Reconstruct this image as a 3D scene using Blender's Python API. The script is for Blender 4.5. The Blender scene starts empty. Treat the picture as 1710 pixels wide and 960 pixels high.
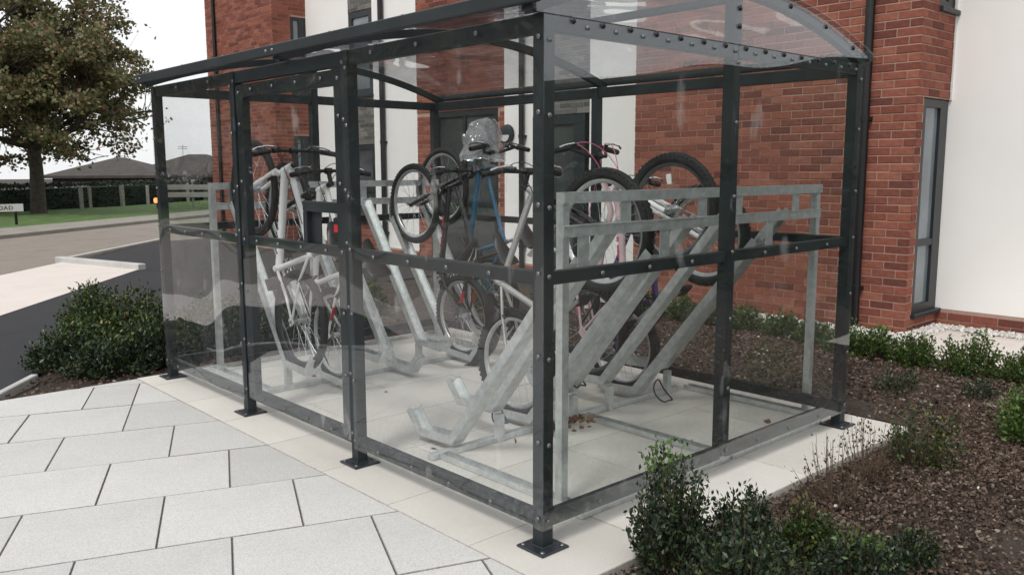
import bpy, math, random
import numpy as np
from mathutils import Vector, Matrix
random.seed(7); rng = np.random.default_rng(7)
SC = bpy.context.scene; COL = SC.collection
R = math.radians

# ------------------------------------------------------------------ camera
cam_data = bpy.data.cameras.new('camera'); cam = bpy.data.objects.new('camera', cam_data); COL.objects.link(cam)
YAW, PIT, ROL = 0.832959665, 0.139182463, -0.00281644
CAM = Vector((-2.27481, -2.32429, 1.5))
Fw = Vector((math.cos(YAW)*math.cos(PIT), math.sin(YAW)*math.cos(PIT), -math.sin(PIT)))
Rt = Vector((math.sin(YAW), -math.cos(YAW), 0)); Up = Rt.cross(Fw)
R2 = Rt*math.cos(ROL)+Up*math.sin(ROL); U2 = Up*math.cos(ROL)-Rt*math.sin(ROL)
M = Matrix((R2, U2, -Fw)).transposed().to_4x4(); M.translation = CAM
cam.matrix_world = M
cam_data.sensor_width = 36; cam_data.lens = 1435.49/1710*36
cam_data.clip_start = .05; cam_data.clip_end = 2000
SC.camera = cam

# ------------------------------------------------------------------ world, sun, exposure
w = bpy.data.worlds.new('World'); SC.world = w; w.use_nodes = True
nt = w.node_tree; nt.nodes.clear()
SUN_AZ, SUN_EL = R(200), R(52)       # direction towards the sun, measured from +X
sky = nt.nodes.new('ShaderNodeTexSky'); sky.sky_type = 'NISHITA'; sky.sun_disc = False
sky.sun_elevation = SUN_EL; sky.sun_rotation = R(90)-SUN_AZ; sky.dust_density = 3; sky.air_density = 1.2
hs = nt.nodes.new('ShaderNodeHueSaturation'); hs.inputs['Saturation'].default_value = .25
mx = nt.nodes.new('ShaderNodeMix'); mx.data_type = 'RGBA'; mx.inputs[0].default_value = .72
mx.inputs[7].default_value = (10.2, 10.3, 10.4, 1)
bg = nt.nodes.new('ShaderNodeBackground'); bg.inputs[1].default_value = .1
wo = nt.nodes.new('ShaderNodeOutputWorld')
nt.links.new(sky.outputs[0], hs.inputs['Color']); nt.links.new(hs.outputs[0], mx.inputs[6])
nt.links.new(mx.outputs[2], bg.inputs[0]); nt.links.new(bg.outputs[0], wo.inputs[0])
sd = bpy.data.lights.new('sun', 'SUN'); sun = bpy.data.objects.new('sun', sd); COL.objects.link(sun)
sd.energy = 1.3; sd.angle = R(12); sd.color = (1, .96, .9)
sv = Vector((math.cos(SUN_AZ)*math.cos(SUN_EL), math.sin(SUN_AZ)*math.cos(SUN_EL), math.sin(SUN_EL)))
sun.rotation_euler = sv.to_track_quat('Z', 'Y').to_euler(); sun.location = sv*30
SC.view_settings.view_transform = 'Standard'; SC.view_settings.look = 'None'
SC.view_settings.exposure = 0.28; SC.view_settings.gamma = 1
SC.cycles.transparent_max_bounces = 40; SC.cycles.max_bounces = 10; SC.cycles.glossy_bounces = 5
SC.cycles.diffuse_bounces = 4; SC.cycles.caustics_reflective = False; SC.cycles.caustics_refractive = False

# ------------------------------------------------------------------ materials
def nodes(name):
    m = bpy.data.materials.new(name); m.use_nodes = True
    t = m.node_tree; b = t.nodes['Principled BSDF']
    return m, t, b
def N(t, kind, **kw):
    n = t.nodes.new('ShaderNode'+kind)
    for k, v in kw.items(): setattr(n, k, v)
    return n
def ramp(t, fac, stops):
    r = N(t, 'ValToRGB'); e = r.color_ramp.elements
    while len(e) < len(stops): e.new(.5)
    for i, (p, c) in enumerate(stops):
        e[i].position = p; e[i].color = (*c, 1) if len(c) == 3 else c
    t.links.new(fac, r.inputs[0]); return r
def sc(c, k): return tuple(min(1, x*k) for x in c)
def mat(name, col, rough=.6, metal=0, scale=8, var=.15, bump=0, bscale=None, detail=6, spec=.5, coat=0):
    """surface with noise-driven colour and roughness wear"""
    m, t, b = nodes(name)
    tc = N(t, 'TexCoord'); no = N(t, 'TexNoise'); no.inputs['Scale'].default_value = scale; no.inputs['Detail'].default_value = detail
    t.links.new(tc.outputs['Object'], no.inputs['Vector'])
    r = ramp(t, no.outputs['Fac'], [(.3, sc(col, 1-var)), (.7, sc(col, 1+var))])
    t.links.new(r.outputs[0], b.inputs['Base Color'])
    mr = N(t, 'MapRange'); mr.inputs[3].default_value = max(.02, rough-.08); mr.inputs[4].default_value = min(1, rough+.1)
    t.links.new(no.outputs['Fac'], mr.inputs[0]); t.links.new(mr.outputs[0], b.inputs['Roughness'])
    b.inputs['Metallic'].default_value = metal; b.inputs['Specular IOR Level'].default_value = spec
    b.inputs['Coat Weight'].default_value = coat
    if bump:
        n2 = N(t, 'TexNoise'); n2.inputs['Scale'].default_value = bscale or scale*6; n2.inputs['Detail'].default_value = 8
        t.links.new(tc.outputs['Object'], n2.inputs['Vector'])
        bp = N(t, 'Bump'); bp.inputs['Strength'].default_value = bump; bp.inputs['Distance'].default_value = .01
        t.links.new(n2.outputs['Fac'], bp.inputs['Height']); t.links.new(bp.outputs[0], b.inputs['Normal'])
    return m
def island_mat(name, stops, rough=.6, transl=0, spec=.4, bump=0):
    """every loose piece (leaf, chip, brick) takes its own colour from the ramp"""
    m, t, b = nodes(name)
    g = N(t, 'NewGeometry'); oi = N(t, 'ObjectInfo'); a = N(t, 'Math', operation='ADD'); f = N(t, 'Math', operation='FRACT')
    t.links.new(g.outputs['Random Per Island'], a.inputs[0]); t.links.new(oi.outputs['Random'], a.inputs[1]); t.links.new(a.outputs[0], f.inputs[0])
    r = ramp(t, f.outputs[0], stops)
    tc = N(t, 'TexCoord'); no = N(t, 'TexNoise'); no.inputs['Scale'].default_value = 30; t.links.new(tc.outputs['Object'], no.inputs['Vector'])
    mu = N(t, 'Mix', data_type='RGBA', blend_type='MULTIPLY'); mu.inputs[0].default_value = .5
    r2 = ramp(t, no.outputs['Fac'], [(.3, (.55, .55, .55)), (.7, (1, 1, 1))])
    t.links.new(r.outputs[0], mu.inputs[6]); t.links.new(r2.outputs[0], mu.inputs[7])
    t.links.new(mu.outputs[2], b.inputs['Base Color']); b.inputs['Roughness'].default_value = rough
    b.inputs['Specular IOR Level'].default_value = spec
    if bump:
        n2 = N(t, 'TexNoise'); n2.inputs['Scale'].default_value = 120; n2.inputs['Detail'].default_value = 6
        t.links.new(tc.outputs['Object'], n2.inputs['Vector'])
        bp = N(t, 'Bump'); bp.inputs['Strength'].default_value = bump; bp.inputs['Distance'].default_value = .004
        t.links.new(n2.outputs['Fac'], bp.inputs['Height']); t.links.new(bp.outputs[0], b.inputs['Normal'])
    if transl:
        tr = N(t, 'BsdfTranslucent'); ms = N(t, 'MixShader'); ms.inputs[0].default_value = transl
        t.links.new(mu.outputs[2], tr.inputs[0]); t.links.new(b.outputs[0], ms.inputs[1]); t.links.new(tr.outputs[0], ms.inputs[2])
        t.links.new(ms.outputs[0], t.nodes['Material Output'].inputs[0])
    return m
def pane_mat(name, wave=.0, wscale=1.2, tint=(.985, .99, .99), dust=.03, refl=1.0):
    """clear sheet: straight transmission plus Fresnel reflection, wavy where the sheet is buckled, thin dust film"""
    m, t, b = nodes(name); t.nodes.remove(b)
    g = N(t, 'NewGeometry'); tc = N(t, 'TexCoord')
    d = N(t, 'VectorMath', operation='DOT_PRODUCT'); t.links.new(g.outputs['Normal'], d.inputs[0]); t.links.new(g.outputs['Incoming'], d.inputs[1])
    ab = N(t, 'Math', operation='ABSOLUTE'); t.links.new(d.outputs['Value'], ab.inputs[0])
    om = N(t, 'Math', operation='SUBTRACT'); om.inputs[0].default_value = 1; t.links.new(ab.outputs[0], om.inputs[1])
    pw = N(t, 'Math', operation='POWER'); pw.inputs[1].default_value = 5; t.links.new(om.outputs[0], pw.inputs[0])
    mr = N(t, 'MapRange'); mr.inputs[3].default_value = .042*refl; mr.inputs[4].default_value = 1; t.links.new(pw.outputs[0], mr.inputs[0])
    gl = N(t, 'BsdfGlossy'); gl.inputs['Roughness'].default_value = .012; gl.inputs[0].default_value = (.95, .97, 1, 1)
    tp = N(t, 'BsdfTransparent'); tp.inputs[0].default_value = (*tint, 1)
    if wave:
        no = N(t, 'TexNoise'); no.inputs['Scale'].default_value = wscale; no.inputs['Detail'].default_value = 0
        t.links.new(tc.outputs['Object'], no.inputs['Vector'])
        bp = N(t, 'Bump'); bp.inputs['Strength'].default_value = 1; bp.inputs['Distance'].default_value = wave
        t.links.new(no.outputs['Fac'], bp.inputs['Height']); t.links.new(bp.outputs[0], gl.inputs['Normal'])
    df = N(t, 'BsdfDiffuse'); df.inputs[0].default_value = (.75, .76, .76, 1)
    n3 = N(t, 'TexNoise'); n3.inputs['Scale'].default_value = 5; n3.inputs['Detail'].default_value = 8
    t.links.new(tc.outputs['Object'], n3.inputs['Vector'])
    m3 = N(t, 'MapRange'); m3.inputs[1].default_value = .4; m3.inputs[2].default_value = .75; m3.inputs[3].default_value = dust*.35; m3.inputs[4].default_value = dust*2
    t.links.new(n3.outputs['Fac'], m3.inputs[0])
    # dried smears, and rain splash along the foot of each sheet
    mp = N(t, 'Mapping'); mp.inputs['Scale'].default_value = (7, 7, 3.2); t.links.new(tc.outputs['Object'], mp.inputs['Vector'])
    n4 = N(t, 'TexNoise'); n4.inputs['Scale'].default_value = 1; n4.inputs['Detail'].default_value = 5; t.links.new(mp.outputs[0], n4.inputs['Vector'])
    m4 = N(t, 'MapRange'); m4.inputs[1].default_value = .66; m4.inputs[2].default_value = .74; m4.inputs[4].default_value = .10; t.links.new(n4.outputs['Fac'], m4.inputs[0])
    sx = N(t, 'SeparateXYZ'); t.links.new(tc.outputs['Object'], sx.inputs[0])
    m5 = N(t, 'MapRange'); m5.inputs[1].default_value = .08; m5.inputs[2].default_value = .40; m5.inputs[3].default_value = .06; m5.inputs[4].default_value = 0; t.links.new(sx.outputs['Z'], m5.inputs[0])
    n5 = N(t, 'TexNoise'); n5.inputs['Scale'].default_value = 38; n5.inputs['Detail'].default_value = 6; t.links.new(tc.outputs['Object'], n5.inputs['Vector'])
    r5 = N(t, 'MapRange'); r5.inputs[1].default_value = .45; r5.inputs[2].default_value = .7; t.links.new(n5.outputs['Fac'], r5.inputs[0])
    k5 = N(t, 'Math', operation='MULTIPLY'); t.links.new(m5.outputs[0], k5.inputs[0]); t.links.new(r5.outputs[0], k5.inputs[1])
    a5 = N(t, 'Math', operation='ADD'); t.links.new(m3.outputs[0], a5.inputs[0]); t.links.new(m4.outputs[0], a5.inputs[1])
    a6 = N(t, 'Math', operation='ADD'); t.links.new(a5.outputs[0], a6.inputs[0]); t.links.new(k5.outputs[0], a6.inputs[1])
    m1 = N(t, 'MixShader'); t.links.new(a6.outputs[0], m1.inputs[0]); t.links.new(tp.outputs[0], m1.inputs[1]); t.links.new(df.outputs[0], m1.inputs[2])
    m2 = N(t, 'MixShader'); t.links.new(mr.outputs[0], m2.inputs[0]); t.links.new(m1.outputs[0], m2.inputs[1]); t.links.new(gl.outputs[0], m2.inputs[2])
    t.links.new(m2.outputs[0], t.nodes['Material Output'].inputs[0])
    return m
def speckle_mat(name, col, scale=350, amt=.25, rough=.8, big=.10, bump=.15):
    """stone / concrete with aggregate specks and broad staining"""
    m, t, b = nodes(name); tc = N(t, 'TexCoord'); oi = N(t, 'ObjectInfo')
    v = N(t, 'TexVoronoi'); v.inputs['Scale'].default_value = scale; t.links.new(tc.outputs['Object'], v.inputs['Vector'])
    n1 = N(t, 'TexNoise'); n1.inputs['Scale'].default_value = 1.7; n1.inputs['Detail'].default_value = 9; n1.inputs['Roughness'].default_value = .65
    t.links.new(tc.outputs['Object'], n1.inputs['Vector'])
    bw = N(t, 'RGBToBW'); t.links.new(v.outputs['Color'], bw.inputs[0])
    r = ramp(t, bw.outputs[0], [(.2, sc(col, 1-amt)), (.5, col), (.8, sc(col, 1+amt*.7))])
    r2 = ramp(t, n1.outputs['Fac'], [(.28, (1-big*2.6, 1-big*2.7, 1-big*2.9)), (.45, (1-big*.9,)*3), (.7, (1, 1, 1))])
    mu = N(t, 'Mix', data_type='RGBA', blend_type='MULTIPLY'); mu.inputs[0].default_value = 1
    t.links.new(r.outputs[0], mu.inputs[6]); t.links.new(r2.outputs[0], mu.inputs[7])
    mr = N(t, 'MapRange'); mr.inputs[3].default_value = .90; mr.inputs[4].default_value = 1.04; t.links.new(oi.outputs['Random'], mr.inputs[0])
    m3 = N(t, 'VectorMath', operation='SCALE'); t.links.new(mu.outputs[2], m3.inputs[0]); t.links.new(mr.outputs[0], m3.inputs['Scale'])
    t.links.new(m3.outputs[0], b.inputs['Base Color']); b.inputs['Roughness'].default_value = rough
    bp = N(t, 'Bump'); bp.inputs['Strength'].default_value = bump; bp.inputs['Distance'].default_value = .002
    t.links.new(bw.outputs[0], bp.inputs['Height']); t.links.new(bp.outputs[0], b.inputs['Normal'])
    return m

MT = {}
MT['steel'] = mat('anthracite powder coat', (.019, .025, .028), .45, scale=5, var=.28, bump=.05, bscale=300, spec=.35)
MT['steel_base'] = mat('anthracite base plate', (.022, .027, .034), .4, scale=20, var=.3, bump=.08, bscale=200)
MT['bolt'] = mat('bolt metal', (.17, .175, .18), .35, .7, scale=60)
MT['bolt_dark'] = mat('black bolt cap', (.015, .015, .017), .25)
MT['galv'] = mat('galvanised steel', (.60, .63, .63), .34, .6, scale=26, var=.16, bump=.06, bscale=140)
MT['pane_side'] = pane_mat('clear side sheet', wave=.040, wscale=1.5, dust=.002, refl=.8)
MT['pane_end'] = pane_mat('clear end sheet', wave=.010, wscale=1.3, tint=(.972, .985, .977), dust=.002, refl=1.6)
MT['pane_rear'] = pane_mat('clear rear sheet', wave=.006, wscale=2.0, tint=(.985, .99, .988), dust=.002, refl=.35)
MT['pane_roof'] = pane_mat('clear roof sheet', wave=.02, wscale=3, tint=(.98, .985, .99), dust=.008, refl=1.6)
MT['mortar'] = mat('mortar', (.40, .265, .21), .9, scale=40, var=.12, bump=.3, bscale=300)
MT['brick'] = island_mat('red brick', [(0, (.15, .055, .044)), (.15, (.22, .075, .054)), (.55, (.285, .097, .067)), (.88, (.335, .13, .088)), (1, (.19, .066, .050))], .85, bump=.6, spec=.2)
MT['brick_grey'] = island_mat('grey brick', [(0, (.10, .095, .09)), (.5, (.17, .16, .15)), (1, (.24, .22, .2))], .85, bump=.6, spec=.2)
MT['mortar_grey'] = mat('grey mortar', (.34, .33, .31), .9, scale=40, bump=.3, bscale=300)
MT['render'] = mat('cream render', (.86, .845, .825), .9, scale=.9, var=.045, bump=.12, bscale=160)
MT['frame'] = mat('dark window frame', (.018, .022, .026), .4, scale=8, var=.15)
MT['glass_dark'] = mat('window glass over drawn blind', (.17, .20, .22), .06, scale=1.2, var=.35, spec=.9)
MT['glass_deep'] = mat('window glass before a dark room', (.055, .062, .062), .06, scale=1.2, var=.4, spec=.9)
MT['pipe'] = mat('black plastic pipe', (.008, .008, .009), .35, scale=10)
MT['slab'] = speckle_mat('pale granite slab', (.60, .592, .578), 300, .17, .75, .05)
MT['slab2'] = speckle_mat('cream concrete slab', (.69, .665, .615), 420, .08, .8, .07)
MT['joint'] = mat('joint sand', (.11, .105, .10), .95, scale=60, var=.3, bump=.4, bscale=400)
MT['joint_edge'] = mat('grouted slab edge', (.27, .26, .245), .95, scale=60, var=.4)
MT['joint2'] = mat('pale joint mortar', (.50, .47, .42), .95, scale=60, var=.2)
MT['concrete'] = speckle_mat('fresh concrete', (.70, .64, .60), 200, .06, .85, .05)
MT['kerb'] = speckle_mat('kerb concrete', (.55, .55, .53), 200, .12, .8, .12)
MT['asphalt'] = speckle_mat('asphalt', (.026, .027, .032), 260, .45, .85, .15, .5)
MT['road'] = speckle_mat('worn tan road', (.30, .262, .225), 120, .2, .85, .12, .4)
MT['path'] = speckle_mat('far pavement', (.33, .31, .27), 120, .2, .85, .15, .4)
MT['soil'] = mat('soil', (.038, .027, .020), .95, scale=7, var=.45, bump=1.0, bscale=50)
MT['chip'] = island_mat('bark chip', [(0, (.022, .013, .009)), (.45, (.070, .046, .033)), (.8, (.13, .09, .068)), (.97, (.21, .16, .125)), (1, (.36, .32, .27))], .8, spec=.25)
MT['grass'] = mat('lawn', (.075, .135, .03), .9, scale=2.5, var=.4, bump=1, bscale=60)
MT['gravel'] = island_mat('white gravel', [(0, (.55, .53, .5)), (1, (.85, .83, .8))], .8)
MT['leaf_box'] = island_mat('glossy green leaf', [(0, (.018, .034, .013)), (.5, (.036, .068, .019)), (.85, (.075, .125, .030)), (.97, (.19, .25, .045)), (1, (.35, .2, .05))], .38, .2, .5)
MT['leaf_dark'] = island_mat('dark green leaf', [(0, (.013, .024, .015)), (.6, (.028, .048, .023)), (.9, (.05, .085, .03)), (1, (.13, .17, .05))], .4, .15, .5)
MT['leaf_bright'] = island_mat('bright green leaf', [(0, (.05, .10, .02)), (.6, (.10, .19, .04)), (1, (.2, .32, .08))], .4, .25, .5)
MT['leaf_young'] = island_mat('young shrub leaf', [(0, (.03, .058, .016)), (.5, (.062, .115, .024)), (.85, (.11, .18, .036)), (1, (.19, .26, .06))], .4, .25, .45)
MT['leaf_brown'] = island_mat('withered leaf', [(0, (.06, .035, .02)), (.6, (.13, .075, .045)), (1, (.10, .11, .04))], .7, .1, .2)
MT['leaf_tree'] = island_mat('autumn maple leaf', [(0, (.11, .12, .055)), (.5, (.19, .20, .09)), (.78, (.26, .23, .115)), (.91, (.30, .19, .11)), (1, (.32, .15, .11))], .6, .3, .3)
MT['leaf_hedge'] = island_mat('conifer hedge leaf', [(0, (.01, .02, .013)), (.7, (.02, .036, .02)), (1, (.05, .07, .03))], .6, .1, .3)
MT['bark'] = mat('bark', (.06, .05, .04), .95, scale=9, var=.4, bump=1, bscale=30)
MT['twig'] = mat('twig', (.09, .06, .04), .9, scale=30, var=.3)
MT['wood'] = mat('weathered post wood', (.30, .29, .26), .9, scale=12, var=.25)
MT['rubber'] = mat('tyre rubber', (.014, .014, .014), .75, scale=50, var=.3, bump=.2, bscale=300)
MT['alloy'] = mat('rim alloy', (.55, .56, .57), .3, .9, scale=30, var=.08)
MT['dark_rim'] = mat('dark grey rim', (.12, .12, .125), .35, .6, scale=30, var=.1)
MT['black'] = mat('black plastic', (.008, .008, .009), .4, scale=30, var=.2)
MT['chrome'] = mat('bright steel', (.72, .72, .72), .18, 1, scale=30, var=.05)
MT['white_paint'] = mat('white gloss paint', (.82, .82, .82), .25, scale=10, var=.05, coat=.5)
MT['blue_paint'] = mat('blue gloss paint', (.025, .13, .24), .25, scale=10, var=.1, coat=.5)
MT['silver_paint'] = mat('silver paint', (.50, .50, .49), .3, .5, scale=10, var=.06, coat=.4)
MT['dark_paint'] = mat('black gloss paint', (.015, .015, .018), .25, scale=10, var=.1, coat=.5)
MT['purple_paint'] = mat('purple gloss paint', (.07, .025, .13), .3, scale=10, var=.1, coat=.5)
MT['red'] = mat('red plastic', (.42, .02, .03), .4, scale=20)
MT['pink'] = mat('pink rubber', (.55, .10, .20), .5, scale=20)
MT['pink_paint'] = mat('pale pink paint', (.66, .50, .52), .3, scale=10, var=.06, coat=.5)
MT['reflector'] = mat('white reflector', (.85, .85, .82), .3, scale=10, var=.05)
MT['bag'] = pane_mat('clear plastic bag', wave=.05, wscale=14, tint=(.86, .88, .9), dust=.2, refl=1.8)
MT['lamp_glass'] = mat('opal lamp glass', (.6, .6, .58), .3, scale=6, var=.08)
MT['rooftile'] = mat('brown roof tile', (.06, .052, .048), .9, scale=3, var=.25, bump=.8, bscale=12)
MT['white_board'] = mat('white board', (.62, .62, .6), .7, scale=4, var=.08)
MT['house_wall'] = mat('dark house wall', (.10, .085, .07), .9, scale=3, var=.2)
MT['deadleaf'] = island_mat('fallen leaf', [(0, (.14, .06, .03)), (.6, (.25, .12, .06)), (1, (.32, .2, .1))], .8)
m_, t_, b_ = nodes('lit orange lens'); b_.inputs['Base Color'].default_value = (.8, .15, .05, 1)
b_.inputs['Emission Color'].default_value = (1, .22, .08, 1); b_.inputs['Emission Strength'].default_value = 2.5; MT['orange_light'] = m_

# ------------------------------------------------------------------ mesh helpers
ORG = {}
def org(o): return ORG.get(o.name, Vector((0, 0, 0)))
def set_(o, label=None, cat=None, group=None, kind=None):
    if label: o['label'] = label
    if cat: o['category'] = cat
    if group: o['group'] = group
    if kind: o['kind'] = kind
    return o
def thing(name, label, cat, loc=(0, 0, 0), group=None, local=False):
    o = bpy.data.objects.new(name, None); o.empty_display_size = .1; COL.objects.link(o); o.location = loc
    ORG[o.name] = Vector((0, 0, 0)) if local else Vector(loc)
    return set_(o, label, cat, group)
def link_mesh(name, me, mt, parent=None, origin=None):
    o = bpy.data.objects.new(name, me); COL.objects.link(o)
    if mt is not None and not me.materials: me.materials.append(MT[mt] if isinstance(mt, str) else mt)
    if parent is not None: o.parent = parent
    if origin is not None:
        base = org(parent) if parent is not None else Vector((0, 0, 0))
        o.location = Vector(origin)-base; ORG[o.name] = Vector(origin)
    else:
        ORG[o.name] = org(parent) if parent is not None else Vector((0, 0, 0))
    return o
class MB:
    def __init__(s): s.v = []; s.f = []
    def add(s, vs, fs):
        n = len(s.v); s.v += [tuple(v) for v in vs]; s.f += [tuple(i+n for i in f) for f in fs]; return s
    def box(s, a, b, bev=0):
        x0, y0, z0 = a; x1, y1, z1 = b
        if bev:
            e = bev
            vs = []
            for z, k in ((z0, e), (z0+e, 0), (z1-e, 0), (z1, e)):
                vs += [(x0+k, y0+k, z), (x1-k, y0+k, z), (x1-k, y1-k, z), (x0+k, y1-k, z)]
            fs = [(3, 2, 1, 0), (12, 13, 14, 15)]
            for r in range(3):
                for i in range(4):
                    j = (i+1) % 4; fs.append((r*4+i, r*4+j, r*4+4+j, r*4+4+i))
            return s.add(vs, fs)
        vs = [(x, y, z) for z in (z0, z1) for x, y in ((x0, y0), (x1, y0), (x1, y1), (x0, y1))]
        return s.add(vs, [(3, 2, 1, 0), (4, 5, 6, 7), (0, 1, 5, 4), (1, 2, 6, 5), (2, 3, 7, 6), (3, 0, 4, 7)])
    def bar(s, p, q, w, h, up=(0, 0, 1), bev=0):
        """rectangular bar from p to q: width w sideways, height h along up"""
        p = Vector(p); q = Vector(q); d = (q-p).normalized(); up = Vector(up)
        sd_ = d.cross(up).normalized(); u = sd_.cross(d).normalized()
        n = len(s.v); L = (q-p).length; t = MB().box((0, -w/2, -h/2), (L, w/2, h/2), bev)
        s.add([p+d*a+sd_*(-b)+u*c for a, b, c in t.v], t.f); return s
    def tube(s, pts, r, n=10, caps=True):
        pts = [Vector(p) for p in pts]; rs = r if isinstance(r, (list, tuple)) else [r]*len(pts)
        base = len(s.v); prev = None
        for i, p in enumerate(pts):
            d = (pts[min(i+1, len(pts)-1)]-pts[max(i-1, 0)]).normalized()
            if prev is None:
                a = Vector((0, 0, 1)) if abs(d.z) < .9 else Vector((1, 0, 0)); u = d.cross(a).normalized()
            else: u = (prev-d*prev.dot(d)).normalized()
            prev = u; v = d.cross(u)
            for k in range(n):
                an = 2*math.pi*k/n; s.v.append(tuple(p+(u*math.cos(an)+v*math.sin(an))*rs[i]))
        for i in range(len(pts)-1):
            for k in range(n):
                j = (k+1) % n; s.f.append((base+i*n+k, base+i*n+j, base+i*n+n+j, base+i*n+n+k))
        if caps:
            s.f.append(tuple(base+k for k in reversed(range(n)))); s.f.append(tuple(base+(len(pts)-1)*n+k for k in range(n)))
        return s
    def ring(s, prof, n=48, c=(0, 0, 0), ax='y'):
        """revolve closed profile [(radius, offset)] round axis"""
        base = len(s.v); k = len(prof)
        for i in range(n):
            a = 2*math.pi*i/n
            for r, o in prof:
                if ax == 'y': p = (c[0]+r*math.cos(a), c[1]+o, c[2]+r*math.sin(a))
                elif ax == 'z': p = (c[0]+r*math.cos(a), c[1]+r*math.sin(a), c[2]+o)
                else: p = (c[0]+o, c[1]+r*math.cos(a), c[2]+r*math.sin(a))
                s.v.append(p)
        for i in range(n):
            j = (i+1) % n
            for m in range(k):
                q = (m+1) % k; s.f.append((base+i*k+m, base+j*k+m, base+j*k+q, base+i*k+q))
        return s
    def dome(s, c, r, axis, n=8, h=.6):
        c = Vector(c); ax = Vector(axis).normalized(); a = Vector((0, 0, 1)) if abs(ax.z) < .9 else Vector((1, 0, 0)); u = ax.cross(a).normalized(); v = ax.cross(u)
        base = len(s.v)
        for rr, hh in ((1, 0), (.8, .6), (.35, .95)):
            for k in range(n):
                an = 2*math.pi*k/n; s.v.append(tuple(c+(u*math.cos(an)+v*math.sin(an))*r*rr+ax*r*h*hh))
        for i in range(2):
            for k in range(n):
                j = (k+1) % n; s.f.append((base+i*n+k, base+i*n+j, base+i*n+n+j, base+i*n+n+k))
        s.f.append(tuple(base+2*n+k for k in range(n))); return s
    def prism(s, poly, z0, z1):
        n = len(poly); s.add([(x, y, z0) for x, y in poly]+[(x, y, z1) for x, y in poly],
            [tuple(reversed(range(n))), tuple(range(n, 2*n))]+[(i, (i+1) % n, n+(i+1) % n, n+i) for i in range(n)]); return s
    def mesh(s, name, smooth=False):
        me = bpy.data.meshes.new(name); me.from_pydata(s.v, [], s.f); me.validate(); me.update()
        if smooth:
            me.polygons.foreach_set('use_smooth', [True]*len(me.polygons))
            try: me.set_sharp_from_angle(angle=R(38))
            except Exception: pass
        return me
    def build(s, name, mt, parent=None, smooth=False, kind=None, label=None, cat=None, group=None):
        o = org(parent) if parent is not None else Vector((0, 0, 0))
        if o.length > 0: s.v = [(x-o.x, y-o.y, z-o.z) for x, y, z in s.v]
        ob = link_mesh(name, s.mesh(name, smooth), mt, parent); return set_(ob, label, cat, group, kind)
def np_mesh(name, V, F, mt, parent=None, k=4):
    """V (n,3), F (m,k) straight into a mesh"""
    me = bpy.data.meshes.new(name); o = org(parent) if parent is not None else Vector((0, 0, 0))
    V = np.asarray(V, np.float32)-np.array(o, np.float32); F = np.asarray(F, np.int32)
    me.vertices.add(len(V)); me.vertices.foreach_set('co', V.ravel())
    me.loops.add(F.size); me.loops.foreach_set('vertex_index', F.ravel())
    me.polygons.add(len(F)); me.polygons.foreach_set('loop_start', np.arange(0, F.size, F.shape[1], dtype=np.int32))
    me.update(calc_edges=True); me.validate()
    return link_mesh(name, me, mt, parent)
def clip(poly, a, b, c):
    """keep the part of a convex polygon where a*x+b*y<=c"""
    out = []
    for i in range(len(poly)):
        p = poly[i]; q = poly[(i+1) % len(poly)]; dp = a*p[0]+b*p[1]-c; dq = a*q[0]+b*q[1]-c
        if dp <= 0: out.append(p)
        if dp*dq < 0:
            t = dp/(dp-dq); out.append((p[0]+(q[0]-p[0])*t, p[1]+(q[1]-p[1])*t))
    return out
def area(p): return abs(sum(p[i][0]*p[(i+1) % len(p)][1]-p[(i+1) % len(p)][0]*p[i][1] for i in range(len(p))))/2
def shrink(poly, d):
    """inset a convex polygon by d"""
    if sum(poly[i][0]*poly[(i+1) % len(poly)][1]-poly[(i+1) % len(poly)][0]*poly[i][1] for i in range(len(poly))) < 0: poly = poly[::-1]
    res = list(poly)
    for i in range(len(poly)):
        p = poly[i]; q = poly[(i+1) % len(poly)]; dx, dy = q[0]-p[0], q[1]-p[1]; L = math.hypot(dx, dy)
        if L < 1e-6: continue
        nx, ny = dy/L, -dx/L
        res = clip(res, nx, ny, nx*p[0]+ny*p[1]-d)
        if len(res) < 3: return []
    return res
def sheet(name, polys, z, mt, th=.02):
    m = MB()
    for p in polys: m.prism(p, z-th, z)
    return m.build(name, mt, kind='structure')

# ================================================================== THE GROUND
def ground():
    xs = np.concatenate([np.linspace(-400, -20, 12), np.linspace(-16, 24, 30), np.linspace(30, 400, 12)])
    ys = np.concatenate([np.linspace(-400, -20, 12), np.linspace(-16, 44, 40), np.linspace(50, 400, 12)])
    X, Y = np.meshgrid(xs, ys); dist = -.5*X+.86*Y
    Z = -.075-np.clip((0.35*X+.93*Y-36)/10, 0, 1)*2.9
    V = np.stack([X.ravel(), Y.ravel(), Z.ravel()], 1); nx = len(xs)
    F = [(j*nx+i, j*nx+i+1, (j+1)*nx+i+1, (j+1)*nx+i) for j in range(len(ys)-1) for i in range(nx-1)]
    o = np_mesh('ground', V, F, 'soil'); set_(o, kind='structure')
ground()
D1 = np.array([.614, .789]); N1 = np.array([-.789, .614])     # direction of the drive and slab edges
def ln(p, t): return (p[0]+D1[0]*t, p[1]+D1[1]*t)
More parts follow.
